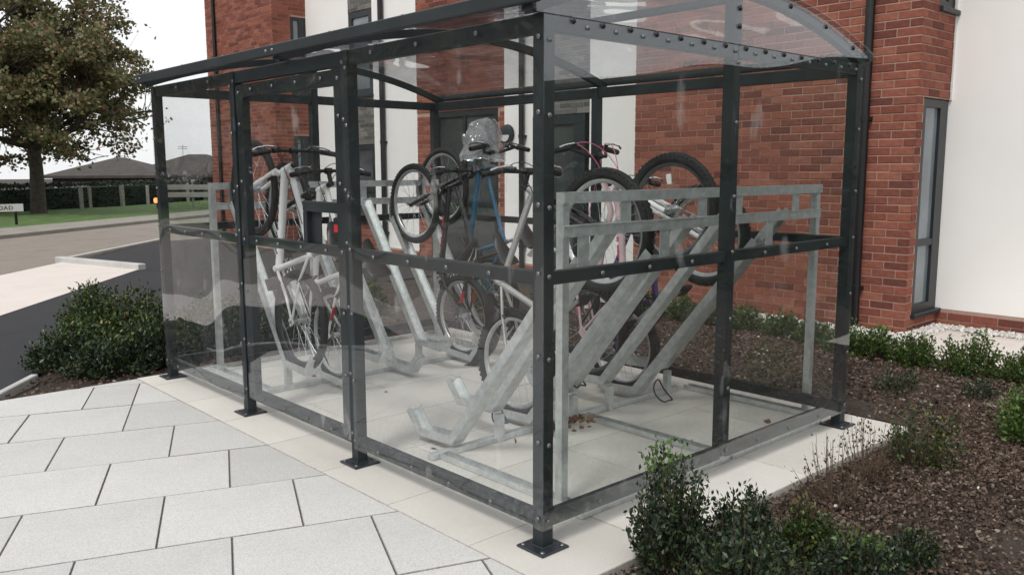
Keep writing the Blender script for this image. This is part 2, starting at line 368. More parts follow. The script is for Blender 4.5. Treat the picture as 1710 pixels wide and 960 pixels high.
# asphalt drive, pale concrete apron, kerbs, tan road, far pavement, verge
pA = (-.24, 7.98); pB = (1.82, 13.32); pC = (2.0, 13.41)
set_(sheet('asphalt_drive', [[(-1.12, 4.28), (-.74, 4.62), (-.60, 4.95), (-.05, 6.5), (2.6, 7.4), (5.4, 7.6), (5.4, 16.4), (4.4, 16.2), ln(pC, 0), (-.3, 10.5), (-9, -.4), (-9, -3), (-4.6, -.1)]], -.05, 'asphalt', .02))
rd = [ln(pC, -14), ln(pC, 0), ln(pC, 4), (7.5, 18.5), (30, 30), (60, 62), (6.85, 23.03), (2.15, 19.47), (-10, 11.5), (-30, 2), (-30, -8)]
sheet('road', [[(-30, -9), ln(pC, -15), ln(pC, 0), (2.15, 19.47), (-10, 11.5), (-30, 0)], [ln(pC, 0), (4.4, 16.25), (6.85, 23.03), (2.15, 19.47)], [(4.4, 16.25), (18, 20), (40, 38), (34, 42), (6.85, 23.03)]], -.062, 'road', .015)
apr = sheet('concrete_apron', [[ln(pA, -9), ln(pA, 4.17), (1.90, 12.98), (1.80, 13.26), ln((.57, 11.89), 0), ln((.57, 11.89), -12)]], -.042, 'concrete', .006)
k = MB(); k.bar((1.74, 13.36, -.02), (2.36, 11.24, -.02), .13, .12, bev=.012); k.bar((1.78, 13.42, -.03), (4.5, 16.35, -.03), .10, .06, bev=.01)
k.build('kerb', 'kerb', kind='structure')
k = MB(); k.bar((-1.75, 3.2, -.03), (-.74, 4.53, -.03), .05, .10, bev=.006); k.build('bed_edging', 'kerb', kind='structure')
sheet('far_pavement', [[(-30, 4), (-10, 11.5), (2.15, 19.47), (6.85, 23.03), (40, 47), (40, 50.5), (7.79, 25.7), (2.69, 22.1), (-10, 14), (-30, 7)]], .02, 'path', .12)
sheet('grass_verge', [[(-30, 7), (-10, 14), (2.69, 22.1), (7.79, 25.7), (40, 50.5), (34, 52), (9, 33), (-2, 29), (-30, 20)]], .012, 'grass', .1)
sheet('pale_path', [[(4.74, -1.5), (7.5, -1.5), (7.5, .96), (5.3, .96), (4.95, 1.1), (4.78, .4)]], -.035, 'concrete', .012)

# ------------------------------------------------------------------ paving slabs
pav = MB(); pav.prism([(-.212, -6), (-.212, 3.965), (-2.2, 3.965), (-8.5, -2), (-8.5, -6)], -.07, -.006)
pav = pav.build('paving', 'joint', kind='structure')
U = np.array([math.cos(R(-20.4)), math.sin(R(-20.4))]); W = np.array([math.cos(R(-113.7)), math.sin(R(-113.7))])
def slab_obj(poly, parent, mt, top=0.0, gap=.0023):
    q = shrink(poly, gap)
    if len(q) < 3 or area(q) < .004: return
    q2 = shrink(poly, gap+.003)
    if len(q2) != len(q): q2 = q
    n = len(q); c = (sum(p[0] for p in q)/n, sum(p[1] for p in q)/n); tz = top+random.uniform(-.0012, .0012)
    m = MB(); vs = [(x-c[0], y-c[1], -.05) for x, y in q]+[(x-c[0], y-c[1], tz-.003) for x, y in q]+[(x-c[0], y-c[1], tz) for x, y in q2]
    fs = [tuple(range(2*n, 3*n))]+[(r*n+i, r*n+(i+1) % n, r*n+n+(i+1) % n, r*n+n+i) for r in range(2) for i in range(n)]
    m.add(vs, fs); me_ = m.mesh('paving_slab'); me_.materials.append(MT[mt]); me_.materials.append(MT['joint_edge' if mt == 'slab' else 'joint2'])
    for k_, p_ in enumerate(me_.polygons): p_.material_index = 0 if abs(p_.normal.z) > .9 else 1
    link_mesh('paving_slab', me_, None, parent, origin=(c[0], c[1], 0))
# row lines cross x=-.212 at these y; first joint positions read from each row
P0 = np.array([-.212, 1.31]); rowh = .583; L = .578
anchor = {3: (-.53, 3.87), 2: (-1.04, 3.42), 1: (-1.0, 2.82), 0: (-.95, 2.19), -1: (-.91, 1.56), -2: (-.88, .91), -3: (-.26, .05), -4: (-.55, -.45), -5: (-.3, -1.2)}
for r in range(-9, 7):
    base = P0-W*rowh*(r+1)            # top (far) line of row r
    T_ = np.array(anchor.get(r, (base[0]-(r*.37) % 1*L, base[1]))); t0 = (T_-base) @ U % L
    ts = [t0+L*i for i in range(-18, 8)]
    if r == 3: ts = [t if t < ((np.array((-.53, 3.87))-base) @ U)+.05 else t-L+.29 for t in ts]
    for a_, b_ in zip(ts[:-1], ts[1:]):
        if b_-a_ < .02: continue
        a = base+U*a_; b = base+U*b_
        poly = [tuple(a), tuple(b), tuple(b+W*rowh), tuple(a+W*rowh)]
        c = np.mean(poly, 0)
        if c[0] < -4.2 or c[1] < -3.6: continue
        for h in ((1, 0, -.212), (0, 1, 3.96), (-.72, .69, 5.05)):
            if len(poly) >= 3: poly = clip(poly, *h)
        if len(poly) >= 3: slab_obj(poly, pav, 'slab')
plat = MB(); plat.box((-.207, -.305, -.1), (2.665, 3.965, -.012)); plat = plat.build('shelter_base', 'joint2', kind='structure')
for r in range(-1, 7):
    y0, y1 = max(-.31, .21+.575*r-0), min(3.97, .21+.575*(r+1))
    if r == -1: y0 = -.31
    if y1-y0 < .05: continue
    st = -.21 if r % 2 == 0 else -.21-.575
    for i in range(3):
        x0, x1 = max(-.21, st+1.15*i), min(2.67, st+1.15*(i+1))
        if x1-x0 > .03: slab_obj([(x0, y0), (x1, y0), (x1, y1), (x0, y1)], plat, 'slab2', .001, .0014)

# ------------------------------------------------------------------ planting bed soil, bark and gravel
def soil_bed(name, x0, x1, y0, y1, n, keep, seed):
    r = np.random.default_rng(seed); xs = np.linspace(x0, x1, n); ys = np.linspace(y0, y1, int(n*(y1-y0)/(x1-x0)))
    X, Y = np.meshgrid(xs, ys); Z = np.zeros_like(X)
    for f, a in ((1.1, .022), (2.7, .012), (6.1, .007), (15, .004)):
        ph = r.uniform(0, 6, 4); Z += a*(np.sin(f*X+ph[0]+1.3*np.sin(f*.7*Y+ph[1]))*np.sin(f*Y+ph[2]+np.sin(f*.6*X+ph[3])))
    Z += -.03
    V = np.stack([X.ravel(), Y.ravel(), Z.ravel()], 1); nx = len(xs); F = []
    for j in range(len(ys)-1):
        for i in range(nx-1):
            if keep((xs[i]+xs[i+1])/2, (ys[j]+ys[j+1])/2): F.append((j*nx+i, j*nx+i+1, (j+1)*nx+i+1, (j+1)*nx+i))
    o = np_mesh(name, V, F, 'soil'); set_(o, kind='structure'); return X, Y, Z
def bed_z(x, y): return -.03
def in_right(x, y):
    if x < -.6 or x > 4.78-.08*y or y < -4.5: return False
    if y > 3.97 and x < 3.0: return x > 2.67
    return y < -.33 or x > 2.69
soil_bed('planting_bed', -.6, 5.4, -4.2, 7.6, 150, in_right, 3)
def in_left(x, y): return y > 3.985 and y < 7.5 and x > -1.05+(y-4.1)*.62 and x > -.72+max(0, (y-4.6))*.17 and x < 5.3 or (y > 3.985 and y < 4.6 and x > -1.05+(y-4.1)*.8)
def in_left2(x, y): return y > 3.985 and y < 6.3+.33*x and x > -1.1+(y-4.05)*.72 and not (y > 4.6 and x < -.72+(y-4.5)*.17) and not (y > 4.93 and x < -.60+(y-4.93)*.36) and x < 2.7
soil_bed('rear_planting_bed', -1.4, 2.75, 3.98, 7.2, 90, in_left2, 5)
def chips(name, n, region, keep, smin, smax, mt, z=-.022, thick=.35, seed=1, label='', flat=True):
    r = np.random.default_rng(seed); P = []
    while len(P) < n:
        q = r.uniform([region[0], region[2]], [region[1], region[3]], (n, 2)); P += [p for p in q if keep(p[0], p[1])]
    P = np.array(P[:n]); s = r.uniform(smin, smax, n)**1.0; ar = r.uniform(.16, .6, n)
    ang = r.uniform(0, 6.283, n); tilt = r.normal(0, .35, n); tilt2 = r.normal(0, .3, n)
    base = np.array([(-.5, -.5, 0), (.5, -.4, 0), (.45, .5, 0), (-.4, .45, 0), (-.35, -.3, 1), (.4, -.3, 1), (.3, .35, 1), (-.3, .3, 1)])
    B = np.repeat(base[None], n, 0)*np.stack([s, s*ar, s*thick], 1)[:, None]
    ct, stt = np.cos(tilt)[:, None], np.sin(tilt)[:, None]; x, y_, z_ = B[..., 0], B[..., 1], B[..., 2]
    x, z_ = x*ct-z_*stt, x*stt+z_*ct; c2, s2 = np.cos(tilt2)[:, None], np.sin(tilt2)[:, None]; y_, z_ = y_*c2-z_*s2, y_*s2+z_*c2
    ca, sa = np.cos(ang)[:, None], np.sin(ang)[:, None]
    V = np.stack([x*ca-y_*sa+P[:, :1], x*sa+y_*ca+P[:, 1:], z_+z+r.uniform(-.004, .014, n)[:, None]], -1).reshape(-1, 3)
    f = np.array([(4, 5, 6, 7), (0, 1, 5, 4), (1, 2, 6, 5), (2, 3, 7, 6), (3, 0, 4, 7)])
    F = (f[None]+np.arange(n)[:, None, None]*8).reshape(-1, 4)
    o = np_mesh(name, V, F, mt); set_(o, label, name.replace('_', ' '), kind='stuff'); return o
nearbed = lambda x, y: in_right(x, y) and x < 4.7
chips('bark_mulch', 48000, (2.2, 4.7, -3.2, 4.2), nearbed, .009, .032, 'chip', seed=1, label='brown shredded bark mulch covering the planting beds')
chips('shredded_bark_mulch', 58000, (-.6, 3.8, -2.6, -.3), nearbed, .006, .026, 'chip', seed=12, label='fine shredded bark mulch in the foreground bed beside the slab')
chips('rear_bark_mulch', 3000, (-1.3, 2.6, 3.98, 6.5), in_left2, .01, .035, 'chip', seed=2, label='brown bark mulch in the bed beyond the paving')
chips('bed_pebble', 60, (.5, 4.7, -2.2, 3.5), nearbed, .008, .022, 'gravel', z=-.008, thick=.6, seed=4, label='scattered pale pebbles lying on the bark mulch')
gk = lambda x, y: (5.12+.02*math.sin(y*5) < x < 5.46 and .8 < y < 4.6) or (.80 < y < .95 and 5.2 < x < 6.25) or (6.04 < x < 6.22 and -1.2 < y < .9)
sheet('gravel_margin', [[(5.1, .78), (6.2, .78), (6.2, .95), (5.49, .95), (5.49, 4.6), (5.1, 4.6)], [(6.02, -1.3), (6.2, -1.3), (6.2, .78), (6.02, .78)]], -.02, 'concrete', .03)
chips('white_gravel', 5200, (5.1, 6.3, -1.2, 4.6), gk, .018, .04, 'gravel', z=-.016, thick=.7, seed=5, label='white gravel strip along the foot of the building')

# ================================================================== BUILDING
BX, BY = 5.5, .955                     # corner of the near brick bay
RX = 6.19                              # plane of the recessed wall
bld = thing('apartment_building', 'red brick and cream rendered two storey building with dark window frames behind the shelter', 'building', (BX, BY, 0))
ZT = 7.0
BRL, BRH, JT = .2105, .0635, .0100
def brick_mesh(L, nm='brick'):
    m = MB(); m.box((0, 0, 0), (.1, L, BRH), .0035); return m.mesh(nm)
BM = {k: brick_mesh(v) for k, v in {'s': BRL, 'h': .1005, 'q': .05}.items()}
def place_brick(kind, p, rotz, parent):
    o = link_mesh('brick', BM[kind], 'brick', parent, origin=p)
    o.rotation_euler = (random.uniform(-.006, .006), random.uniform(-.01, .01), rotz); return o
def brick_face(wall, p0, dirv, nrm, length, z0, z1, holes=(), singles=None, mt='brick', joined='brickwork', corner=0):
    """running bond bricks along a face; singles(s,z)->True gives that brick its own object"""
    d = Vector(dirv); n = Vector(nrm); J = MB(); rot = math.atan2(d.y, d.x)-math.pi/2
    z = z0; row = 0; cand = []
    flip = (d.cross(Vector((0, 0, 1)))).dot(n)     # which side the face looks to
    while z+BRH < z1:
        s = 0
        odd = (row+corner) % 2
        s = .0 if not odd else .0
        first = True
        while s < length-.03:
            L_ = BRL
            if first and odd: L_ = .1005
            first = False
            if s+L_ > length: L_ = length-s
            q0, q1 = s, s+L_
            for a, b, c, e in holes:
                if c < z+BRH/2 < e:
                    if q0 < a < q1: q1 = min(q1, a)
                    elif q0 < b < q1: q0 = b
                    elif a <= q0 and q1 <= b: q1 = q0
            if q1-q0 > .025: cand.append((q0, z, q1-q0))
            s += L_+JT
        z += BRH+JT; row += 1
    return cand, d, n, rot
def emit(wall, p0, faces, limit, mt='brick', joinname='brickwork', keyfn=None):
    """faces: list of (p0, (cand,d,n,rot)); the `limit` closest full bricks become parts, the rest one joined piece"""
    alls = []
    for p0, (cand, d, n, rot) in faces:
        p0 = Vector(p0)
        for s, z, L_ in cand: alls.append((keyfn(p0+d*s+Vector((0, 0, z))) if keyfn else 0, p0, d, n, rot, s, z, L_))
    alls.sort(key=lambda a: a[0]); J = MB(); nsing = 0
    for kf, p0, d, n, rot, s, z, L_ in alls:
        out = random.uniform(.003, .008)
        # outer face of the brick sits `out` proud of the mortar plane at p0
        base = p0+d*s+Vector((0, 0, z))
        kind = 's' if abs(L_-BRL) < .002 else ('h' if abs(L_-.1005) < .002 else None)
        if nsing < limit and kind and kf < 1e8:
            # local x axis points inward (-n), y along d
            me = BM[kind]; o = link_mesh('brick', me, mt, wall, origin=base+n*out)
            o.matrix_parent_inverse = Matrix.Identity(4)
            x = -n; y = d; zz = x.cross(y)
            mtx = Matrix((x, y, Vector((0, 0, 1)))).transposed()
            if mtx.determinant() > 0: o.rotation_euler = mtx.to_euler()
            else:
                o.rotation_euler = (0, 0, math.atan2((-d).y, (-d).x)-math.pi/2); o.location = o.location+d*L_
            nsing += 1
        else:
            t = MB().box((0, 0, 0), (.03, L_, BRH))
            J.add([base+n*(out)+(-n)*a+d*b+Vector((0, 0, c)) for a, b, c in t.v], [t.f[i] for i in range(6)])
    if J.v: J.build(joinname, mt, wall, kind='stuff')
def cam_key(p):
    v = p-CAM; z = v.dot(Fw)
    if z < .1: return 1e9
    u = 855+1435*v.dot(R2)/z; vv = 480-1435*v.dot(U2)/z
    if -30 < u < 1740 and -30 < vv < 990: return z+(60 if u > 1700 else 0)
    return 1e9
def wall_part(name, a, b, mt, parent=bld): return MB().box(a, b).build(name, mt, parent)
# near bay: mortar core, then bricks (front faces -X, return faces -Y)
def bay_core(y0, y1, s0):
    m = MB(); m.box((BX, y0+.09, -.1), (BX+.78, y1, ZT)); m.box((BX, y0, -.1), (BX+.13, y0+.0899, ZT)); m.box((BX+.1301, y0, 2.10), (BX+.78, y0+.0899, 2.86)); m.box((BX+.1301, y0, -.1), (BX+.78, y0+.0899, .12)); m.box((BX+.1301, y0, 4.3), (BX+.78, y0+.0899, ZT))
    m.box((BX+.1301, y0, 2.8601), (BX+s0, y0+.0899, 4.2999))
    if s0 > .335: m.box((BX+.1301, y0, .1201), (BX+s0, y0+.0899, 2.0999))
    return m.build('brick_bay', 'mortar', bld)
bay1 = bay_core(BY, 4.12, .33)
HL = [(.13, .9, .12, 2.10), (.33, .9, 2.86, 4.3)]       # window openings in the return, s from the corner
f1 = brick_face(bay1, 0, (0, 1, 0), (-1, 0, 0), 4.12-BY, -.02, 6.9)
f2 = brick_face(bay1, 0, (1, 0, 0), (0, -1, 0), .755, -.02, 6.9, HL, corner=1)
emit(bay1, 0, [((BX, BY, 0), f1), ((BX, BY, 0), f2)], 300, keyfn=cam_key)
# far bay
FY = 12.8
bay2 = bay_core(FY, 15.75, .36)
HL2 = [(.36, .9, .12, 2.1), (.36, .9, 2.86, 4.3)]
emit(bay2, 0, [((BX, FY, 0), brick_face(bay2, 0, (0, 1, 0), (-1, 0, 0), 2.95, 0, 6.9)), ((BX, FY, 0), brick_face(bay2, 0, (1, 0, 0), (0, -1, 0), .755, 0, 6.9, HL2, corner=1))], 0, keyfn=cam_key)
# recessed wall between the bays
def ry(y): return y if y < 4.2 or y > 12.7 else -2.324+(y+2.324)*1.00594
def panel(name, y0, y1, z0, z1, mt, x=RX, d=.3):
    y0, y1 = ry(y0), ry(y1); return wall_part(name, (x, y0, z0), (x+d, y1, z1), mt)
panel('render_panel', 4.121, 5.42, .12, ZT, 'render'); panel('render_panel', 6.42, 7.08, .12, ZT, 'render', RX-.004)
def brick_panel(y0, y1, z0, z1, mt='brick', mo='mortar', x=RX, nm='brick_panel'):
    y0, y1 = ry(y0), ry(y1)
    o = wall_part(nm, (x, y0, z0), (x+.3, y1, z1), mo)
    emit(o, 0, [((x, y0, 0), brick_face(o, 0, (0, 1, 0), (-1, 0, 0), y1-y0, z0+.005, z1))], 0, mt=mt, keyfn=cam_key); return o
brick_panel(5.421, 6.419, 2.2, ZT, 'brick_grey', 'mortar_grey')
brick_panel(7.081, 9.2, 2.36, ZT)
brick_panel(8.72, 9.2, -.05, 2.355); brick_panel(7.081, 7.22, -.05, 2.355)
panel('render_panel', 9.201, 10.46, .12, ZT, 'render', RX-.002)
panel('render_panel', 9.20, 9.52, .12, ZT, 'render', RX+.10)
brick_panel(10.461, 11.21, 1.9, 2.75, 'brick_grey', 'mortar_grey'); brick_panel(10.461, 11.21, 4.2, ZT, 'brick_grey', 'mortar_grey')
brick_panel(10.461, 11.21, -.05, .55)
panel('render_panel', 11.211, 12.799, .12, ZT, 'render', RX-.003)
brick_panel(4.121, 5.42, -.05, .118, x=RX-.02, nm='plinth'); brick_panel(11.211, 12.79, -.05, .118, x=RX-.02, nm='plinth')
brick_panel(9.201, 10.46, -.05, .118, x=RX-.02, nm='plinth'); brick_panel(6.42, 7.08, -.05, .118, x=RX-.02, nm='plinth')
# white rendered wing on the right, its corner trim and brick plinth
wall_part('render_wall', (RX+.02, -1.3, .15), (RX+.4, BY+.02, ZT), 'render')
pl = wall_part('plinth', (RX+.01, -1.3, -.1), (RX+.4, BY+.01, .146), 'mortar')
cand = brick_face(pl, 0, (0, -1, 0), (-1, 0, 0), 2.25, -.02, .15); emit(pl, 0, [((RX+.01, BY, 0), cand)], 0, keyfn=cam_key)
wall_part('corner_trim', (RX-.01, BY-.012, 2.1), (RX+.02, BY-.001, ZT), 'white_board')
# main body of the building and roof
wall_part('core', (RX+.28, -1.28, -.1), (RX+8, 15.7, ZT-.02), 'house_wall')
MB().box((BX-.35, -1.6, ZT), (RX+8.3, 16.1, ZT+.22)).build('roof', 'frame', bld)
def window(y=None, x0=0, x1=0, z0=0, z1=0, bars=(), vbars=(), fw=.055, yy=None, glass='glass_dark', sill=True, dp=.05):
    """window in a wall facing -Y (y given) or facing -X (yy given as plane x, x0..x1 run along Y)"""
    fr = MB(); D = dp
    if yy is not None: x0, x1 = ry(x0), ry(x1); vbars = [ry(v) for v in vbars]
    def bx(a0, a1, c0, c1, d0=0, d1=D):
        if y is not None: fr.box((a0, y-.01+d0, c0), (a1, y-.01+d1, c1))
        else: fr.box((yy-.01+d0, a0, c0), (yy-.01+d1, a1, c1))
    rf = fw if y is None else fw*2.3
    bx(x0, x0+fw, z0, z1); bx(x1-rf, x1, z0, z1); bx(x0+fw, x1-rf, z0, z0+fw); bx(x0+fw, x1-rf, z1-fw, z1)
    for b in bars: bx(x0+fw, x1-rf, b-.03, b+.03, .003, D-.003)
    for b in vbars: bx(b-.03, b+.03, z0+fw, z1-fw, .002, D-.002)
    f = fr.build('window', 'frame', bld)
    g = MB()
    if y is not None: g.box((x0+fw, y+.018, z0+fw), (x1-fw, y+.028, z1-fw))
    else: g.box((yy+.018, x0+fw, z0+fw), (yy+.028, x1-fw, z1-fw))
    g.build('pane', glass, f)
    if sill:
        s_ = MB()
        if y is not None: s_.box((x0-.02, y-.06, z0-.045), (x1+.03, y+.03, z0-.002), .006)
        else: s_.box((yy-.06, x0-.02, z0-.045), (yy+.03, x1+.02, z0-.002), .006)
        s_.build('sill', 'frame', f)
    return f
window(y=BY+.02, x0=BX+.14, x1=RX+.0, z0=.16, z1=2.09, bars=(.80,), fw=.07)
window(y=BY+.02, x0=BX+.34, x1=RX+.0, z0=2.90, z1=4.3, bars=(3.5,), fw=.06)
window(y=FY+.02, x0=BX+.37, x1=RX-.01, z0=.16, z1=2.09, bars=(.80,), fw=.07)
window(y=FY+.02, x0=BX+.37, x1=RX-.01, z0=2.90, z1=4.3, bars=(3.5,), fw=.06)
window(yy=RX+.01, x0=7.225, x1=8.715, z0=.10, z1=2.35, bars=(.95,), vbars=(8.0,), fw=.08, sill=False, glass='glass_deep')
window(yy=RX+.01, x0=10.47, x1=11.2, z0=.56, z1=1.89, bars=(1.1,), fw=.07, glass='glass_deep')
window(yy=RX+.01, x0=10.47, x1=11.2, z0=2.76, z1=4.19, fw=.10)
# glazed entrance door with pull handle
dr = MB(); X0 = RX-.01
dr.box((X0, 5.541, 0), (X0+.07, 5.662, 2.19)); dr.box((X0, 6.423, 0), (X0+.07, 6.535, 2.19)); dr.box((X0, 5.662, 2.07), (X0+.07, 6.423, 2.19)); dr.box((X0, 5.662, 0), (X0+.07, 6.423, .14))
dr.box((X0+.003, 5.662, .14), (X0+.05, 5.743, 2.07)); dr.box((X0+.003, 6.342, .14), (X0+.05, 6.423, 2.07))
dr = dr.build('entrance_door', 'frame', bld); MB().box((X0+.03, 5.743, .14), (X0+.04, 6.342, 2.07)).build('pane', 'glass_deep', dr)
hd = MB(); hd.tube([(X0-.07, 6.068, 1.35), (X0-.07, 6.281, 1.35)], .012); hd.tube([(X0-.07, 6.098, 1.35), (X0+.03, 6.098, 1.35)], .008); hd.tube([(X0-.07, 6.251, 1.35), (X0+.03, 6.251, 1.35)], .008)
hd.build('door_handle', 'chrome', dr, True)
def downpipe(x, y, z1=ZT, r=.036):
    m = MB(); m.tube([(x, y, -.02), (x, y, z1)], r, 12); o = m.build('drainpipe', 'pipe', bld, True)
    z = .35
    while z < z1:
        c = MB(); c.tube([(x, y, z), (x, y, z+.05)], r+.007, 12); c.box((x+.0, y-.055, z+.008), (x+.06, y+.055, z+.042)); c.build('pipe_clip', 'pipe', o); z += 1.55
downpipe(BX-.05, 1.40, r=.040); downpipe(BX-.05, 15.25); downpipe(RX-.06, ry(6.66), r=.04); downpipe(RX-.06, ry(10.12), r=.045)
# round bulkhead lamp on the render
lp = MB(); lp.ring([(.0, 0), (.13, 0), (.14, -.02), (.13, -.06), (.10, -.075), (0, -.075)], 28, (RX-.004, 7.05, 1.97), 'x')
lp = lp.build('wall_lamp', 'frame', bld, True)
gm = MB(); n_ = 16; c = (RX-.083, 7.05, 1.955)
pts_ = [(c[0], c[1]+.095*math.cos(a), c[2]+.095*math.sin(a)) for a in np.linspace(math.pi, 2*math.pi, n_)]
gm.add(pts_+[(p[0]+.02, p[1], p[2]) for p in pts_], [tuple(range(n_)), tuple(reversed(range(n_, 2*n_)))]+[(i, (i+1) % n_, n_+(i+1) % n_, n_+i) for i in range(n_)])
gm.build('lamp_glass', 'lamp_glass', lp)

# ================================================================== BICYCLE SHELTER
SW, SL, ZTOP, ZM, ZB = 2.4075, 3.835, 2.055, 1.078, .117
sh = thing('bicycle_shelter', 'dark grey steel bicycle shelter with clear panels and arched clear roof', 'shelter', (0, 0, 0))
PW = .056; hp = PW/2
def zroof(x): return 2.09+.235*(1-((x-1.205)/1.295)**2)
bolt_me = MB().dome((0, 0, 0), .0100, (0, 0, 1)).mesh('bolt', True); bolt_me.materials.append(MT['bolt'])
bolt_big = MB().dome((0, 0, 0), .0135, (0, 0, 1), 10).mesh('bolt', True); bolt_big.materials.append(MT['bolt_dark'])
def bolt(p, axis, parent=sh, big=False):
    o = link_mesh('bolt', bolt_big if big else bolt_me, None, parent, origin=p)
    o.rotation_euler = Vector(axis).to_track_quat('Z', 'Y').to_euler(); return o
def post(x, y, z1=ZTOP, foot=True, z0=0):
    o = MB().box((x-hp, y-hp, z0+.004), (x+hp, y+hp, z1), .003).build('post', 'steel', sh)
    if foot:
        b = MB(); b.box((x-.074, y-.074, .001), (x+.074, y+.074, .012), .003)
        b.box((x-hp-.006, y-hp-.006, .011), (x+hp+.006, y+hp+.006, .016), .002)
        b = b.build('base_plate', 'steel_base', o)
        for sx in (-1, 1):
            for sy in (-1, 1): bolt((x+sx*.055, y+sy*.055, .012), (0, 0, 1), b)
    return o
YS = [0, 1.34, 2.586, SL]
for y in YS: post(0, y)
post(SW, 0); post(SW, 1.915); post(SW, SL)
for y in (0, SL): post(1.214, y, zroof(1.214)-.03, False, ZB-.02)
rail_h = .05
def rail(a, b, h=rail_h, w_=.04, nm='rail'): return MB().bar(a, b, w_, h, bev=.003).build(nm, 'steel', sh)
for y0, y1 in ((YS[0], YS[1]), (YS[2], YS[3])):
    for z, h in ((ZB, .062), (ZM, .055)): rail((0, y0+hp, z), (0, y1-hp, z), h)
rail((0, hp, ZTOP-.035), (0, YS[1]-hp, ZTOP-.035), .07, nm='top_rail'); rail((0, YS[1]+hp, ZTOP-.035), (0, YS[2]-hp, ZTOP-.035), .07, nm='top_rail'); rail((0, YS[2]+hp, ZTOP-.035), (0, YS[3]-hp, ZTOP-.035), .07, nm='top_rail')
for y in (0, SL):
    for x0, x1 in ((hp, 1.214-hp), (1.214+hp, SW-hp)):
        for z, h in ((ZB, .062), (ZM, .052), (ZTOP-.032, .064)): rail((x0, y, z), (x1, y, z), h)
for y0, y1 in ((hp, 1.915-hp), (1.915+hp, SL-hp)):
    for z, h in ((ZB, .062), (ZM, .05), (ZTOP-.035, .07)): rail((SW, y0, z), (SW, y1, z), h)
# arched ribs, ridge purlin, eaves
def arch(y, wd=.045, h=.045, x0=-.085, x1=2.495, nm='rib', n=22):
    m = MB(); xs = np.linspace(x0, x1, n); rings = []
    for x in xs:
        dz = -.47*(x-1.205)/1.295**2*1.0; nv = Vector((-dz, 0, 1)).normalized(); c = Vector((x, y, zroof(x)-.004))
        rings.append([c+Vector((0, -wd/2, 0)), c+Vector((0, wd/2, 0)), c+Vector((0, wd/2, 0))-nv*h, c+Vector((0, -wd/2, 0))-nv*h])
    vs = [p for r_ in rings for p in r_]; fs = [(3, 2, 1, 0), tuple((n-1)*4+k for k in range(4))]
    for i in range(n-1):
        for k in range(4): j = (k+1) % 4; fs.append((i*4+k, i*4+j, i*4+4+j, i*4+4+k))
    return m.add(vs, fs).build(nm, 'steel', sh)
for y in (.006, 1.915, SL-.006): arch(y)
MB().box((1.19, .012, zroof(1.2)-.085), (1.23, SL-.012, zroof(1.2)-.05), .003).build('ridge_purlin', 'steel', sh)
for x in (-.105, 2.512):
    e = MB(); e.box((x-.017, -.075 if x < 1 else -.035, 2.076), (x+.017, SL+.075, 2.128), .004); e = e.build('eaves_bar', 'steel', sh)
    for y in np.linspace(.15, SL-.15, 7): bolt((x, y, 2.128), (0, 0, 1), e)
for y in (.0, 1.915, SL):
    MB().box((-.085, y-.03, 2.056), (-.028, y+.03, 2.078), .002).build('eaves_bracket', 'steel', sh)
    for yy in (-.035, .035): bolt((-.122, y+yy, 2.10), (-1, 0, 0))
# clear roof sheet
xs = np.linspace(-.118, 2.528, 36); m = MB(); vs = []; y0, y1 = -.07, SL+.07
for x in xs: vs += [(x, y0, zroof(x)+.004), (x, y1, zroof(x)+.004), (x, y0, zroof(x)+.0), (x, y1, zroof(x)+.0)]
fs = []
for i in range(35):
    a = i*4; b = a+4; fs += [(a, b, b+1, a+1), (a+2, a+3, b+3, b+2), (a, a+2, b+2, b), (a+1, b+1, b+3, a+3)]
m.add([(x, y, z+.045 if x < -.09 or x > 2.5 else z) for x, y, z in vs] if False else vs, fs).build('roof_sheet', 'pane_roof', sh, True)
# white-edged clear side panels fixed outside the posts
def pane(a, b, mt, nm='clear_panel'): return MB().box(a, b).build(nm, mt, sh)
T = .004; off = hp+.002
pane((-off-T, -off-T, .085), (-off, YS[1]-.004, ZTOP-.005), 'pane_side')
pane((-off-T, YS[2]+.004, .085), (-off, SL+.03, ZTOP-.005), 'pane_side')
pane((-off, -off-T, .085), (1.212, -off, ZTOP-.008), 'pane_end'); pane((1.216, -off-T, .085), (SW+.03, -off, ZTOP-.008), 'pane_end')
pane((-.03, SL+off, .085), (1.212, SL+off+T, ZTOP-.008), 'pane_rear'); pane((1.216, SL+off, .085), (SW+.03, SL+off+T, ZTOP-.008), 'pane_rear')
pane((SW+off, -.03, .085), (SW+off+T, 1.912, ZTOP-.008), 'pane_rear'); pane((SW+off, 1.918, .085), (SW+off+T, SL+.03, ZTOP-.008), 'pane_rear')
for y, mt_ in ((-off-T-.0005, 'pane_end'), (SL+off, 'pane_rear')):      # arch infill
    xs = np.linspace(-.07, SW+.07, 28); m = MB(); n = len(xs)
    top = [(x, y, zroof(x)-.001) for x in xs]; bot = [(x, y, ZTOP-.004) for x in xs]
    vs = top+bot+[(a, b+T, c) for a, b, c in top]+[(a, b+T, c) for a, b, c in bot]; fs = []
    for i in range(n-1): fs += [(i, n+i, n+i+1, i+1), (2*n+i, 2*n+i+1, 3*n+i+1, 3*n+i), (i, i+1, 2*n+i+1, 2*n+i), (n+i, 3*n+i, 3*n+i+1, n+i+1)]
    m.add(vs, fs).build('arch_panel', mt_, sh)
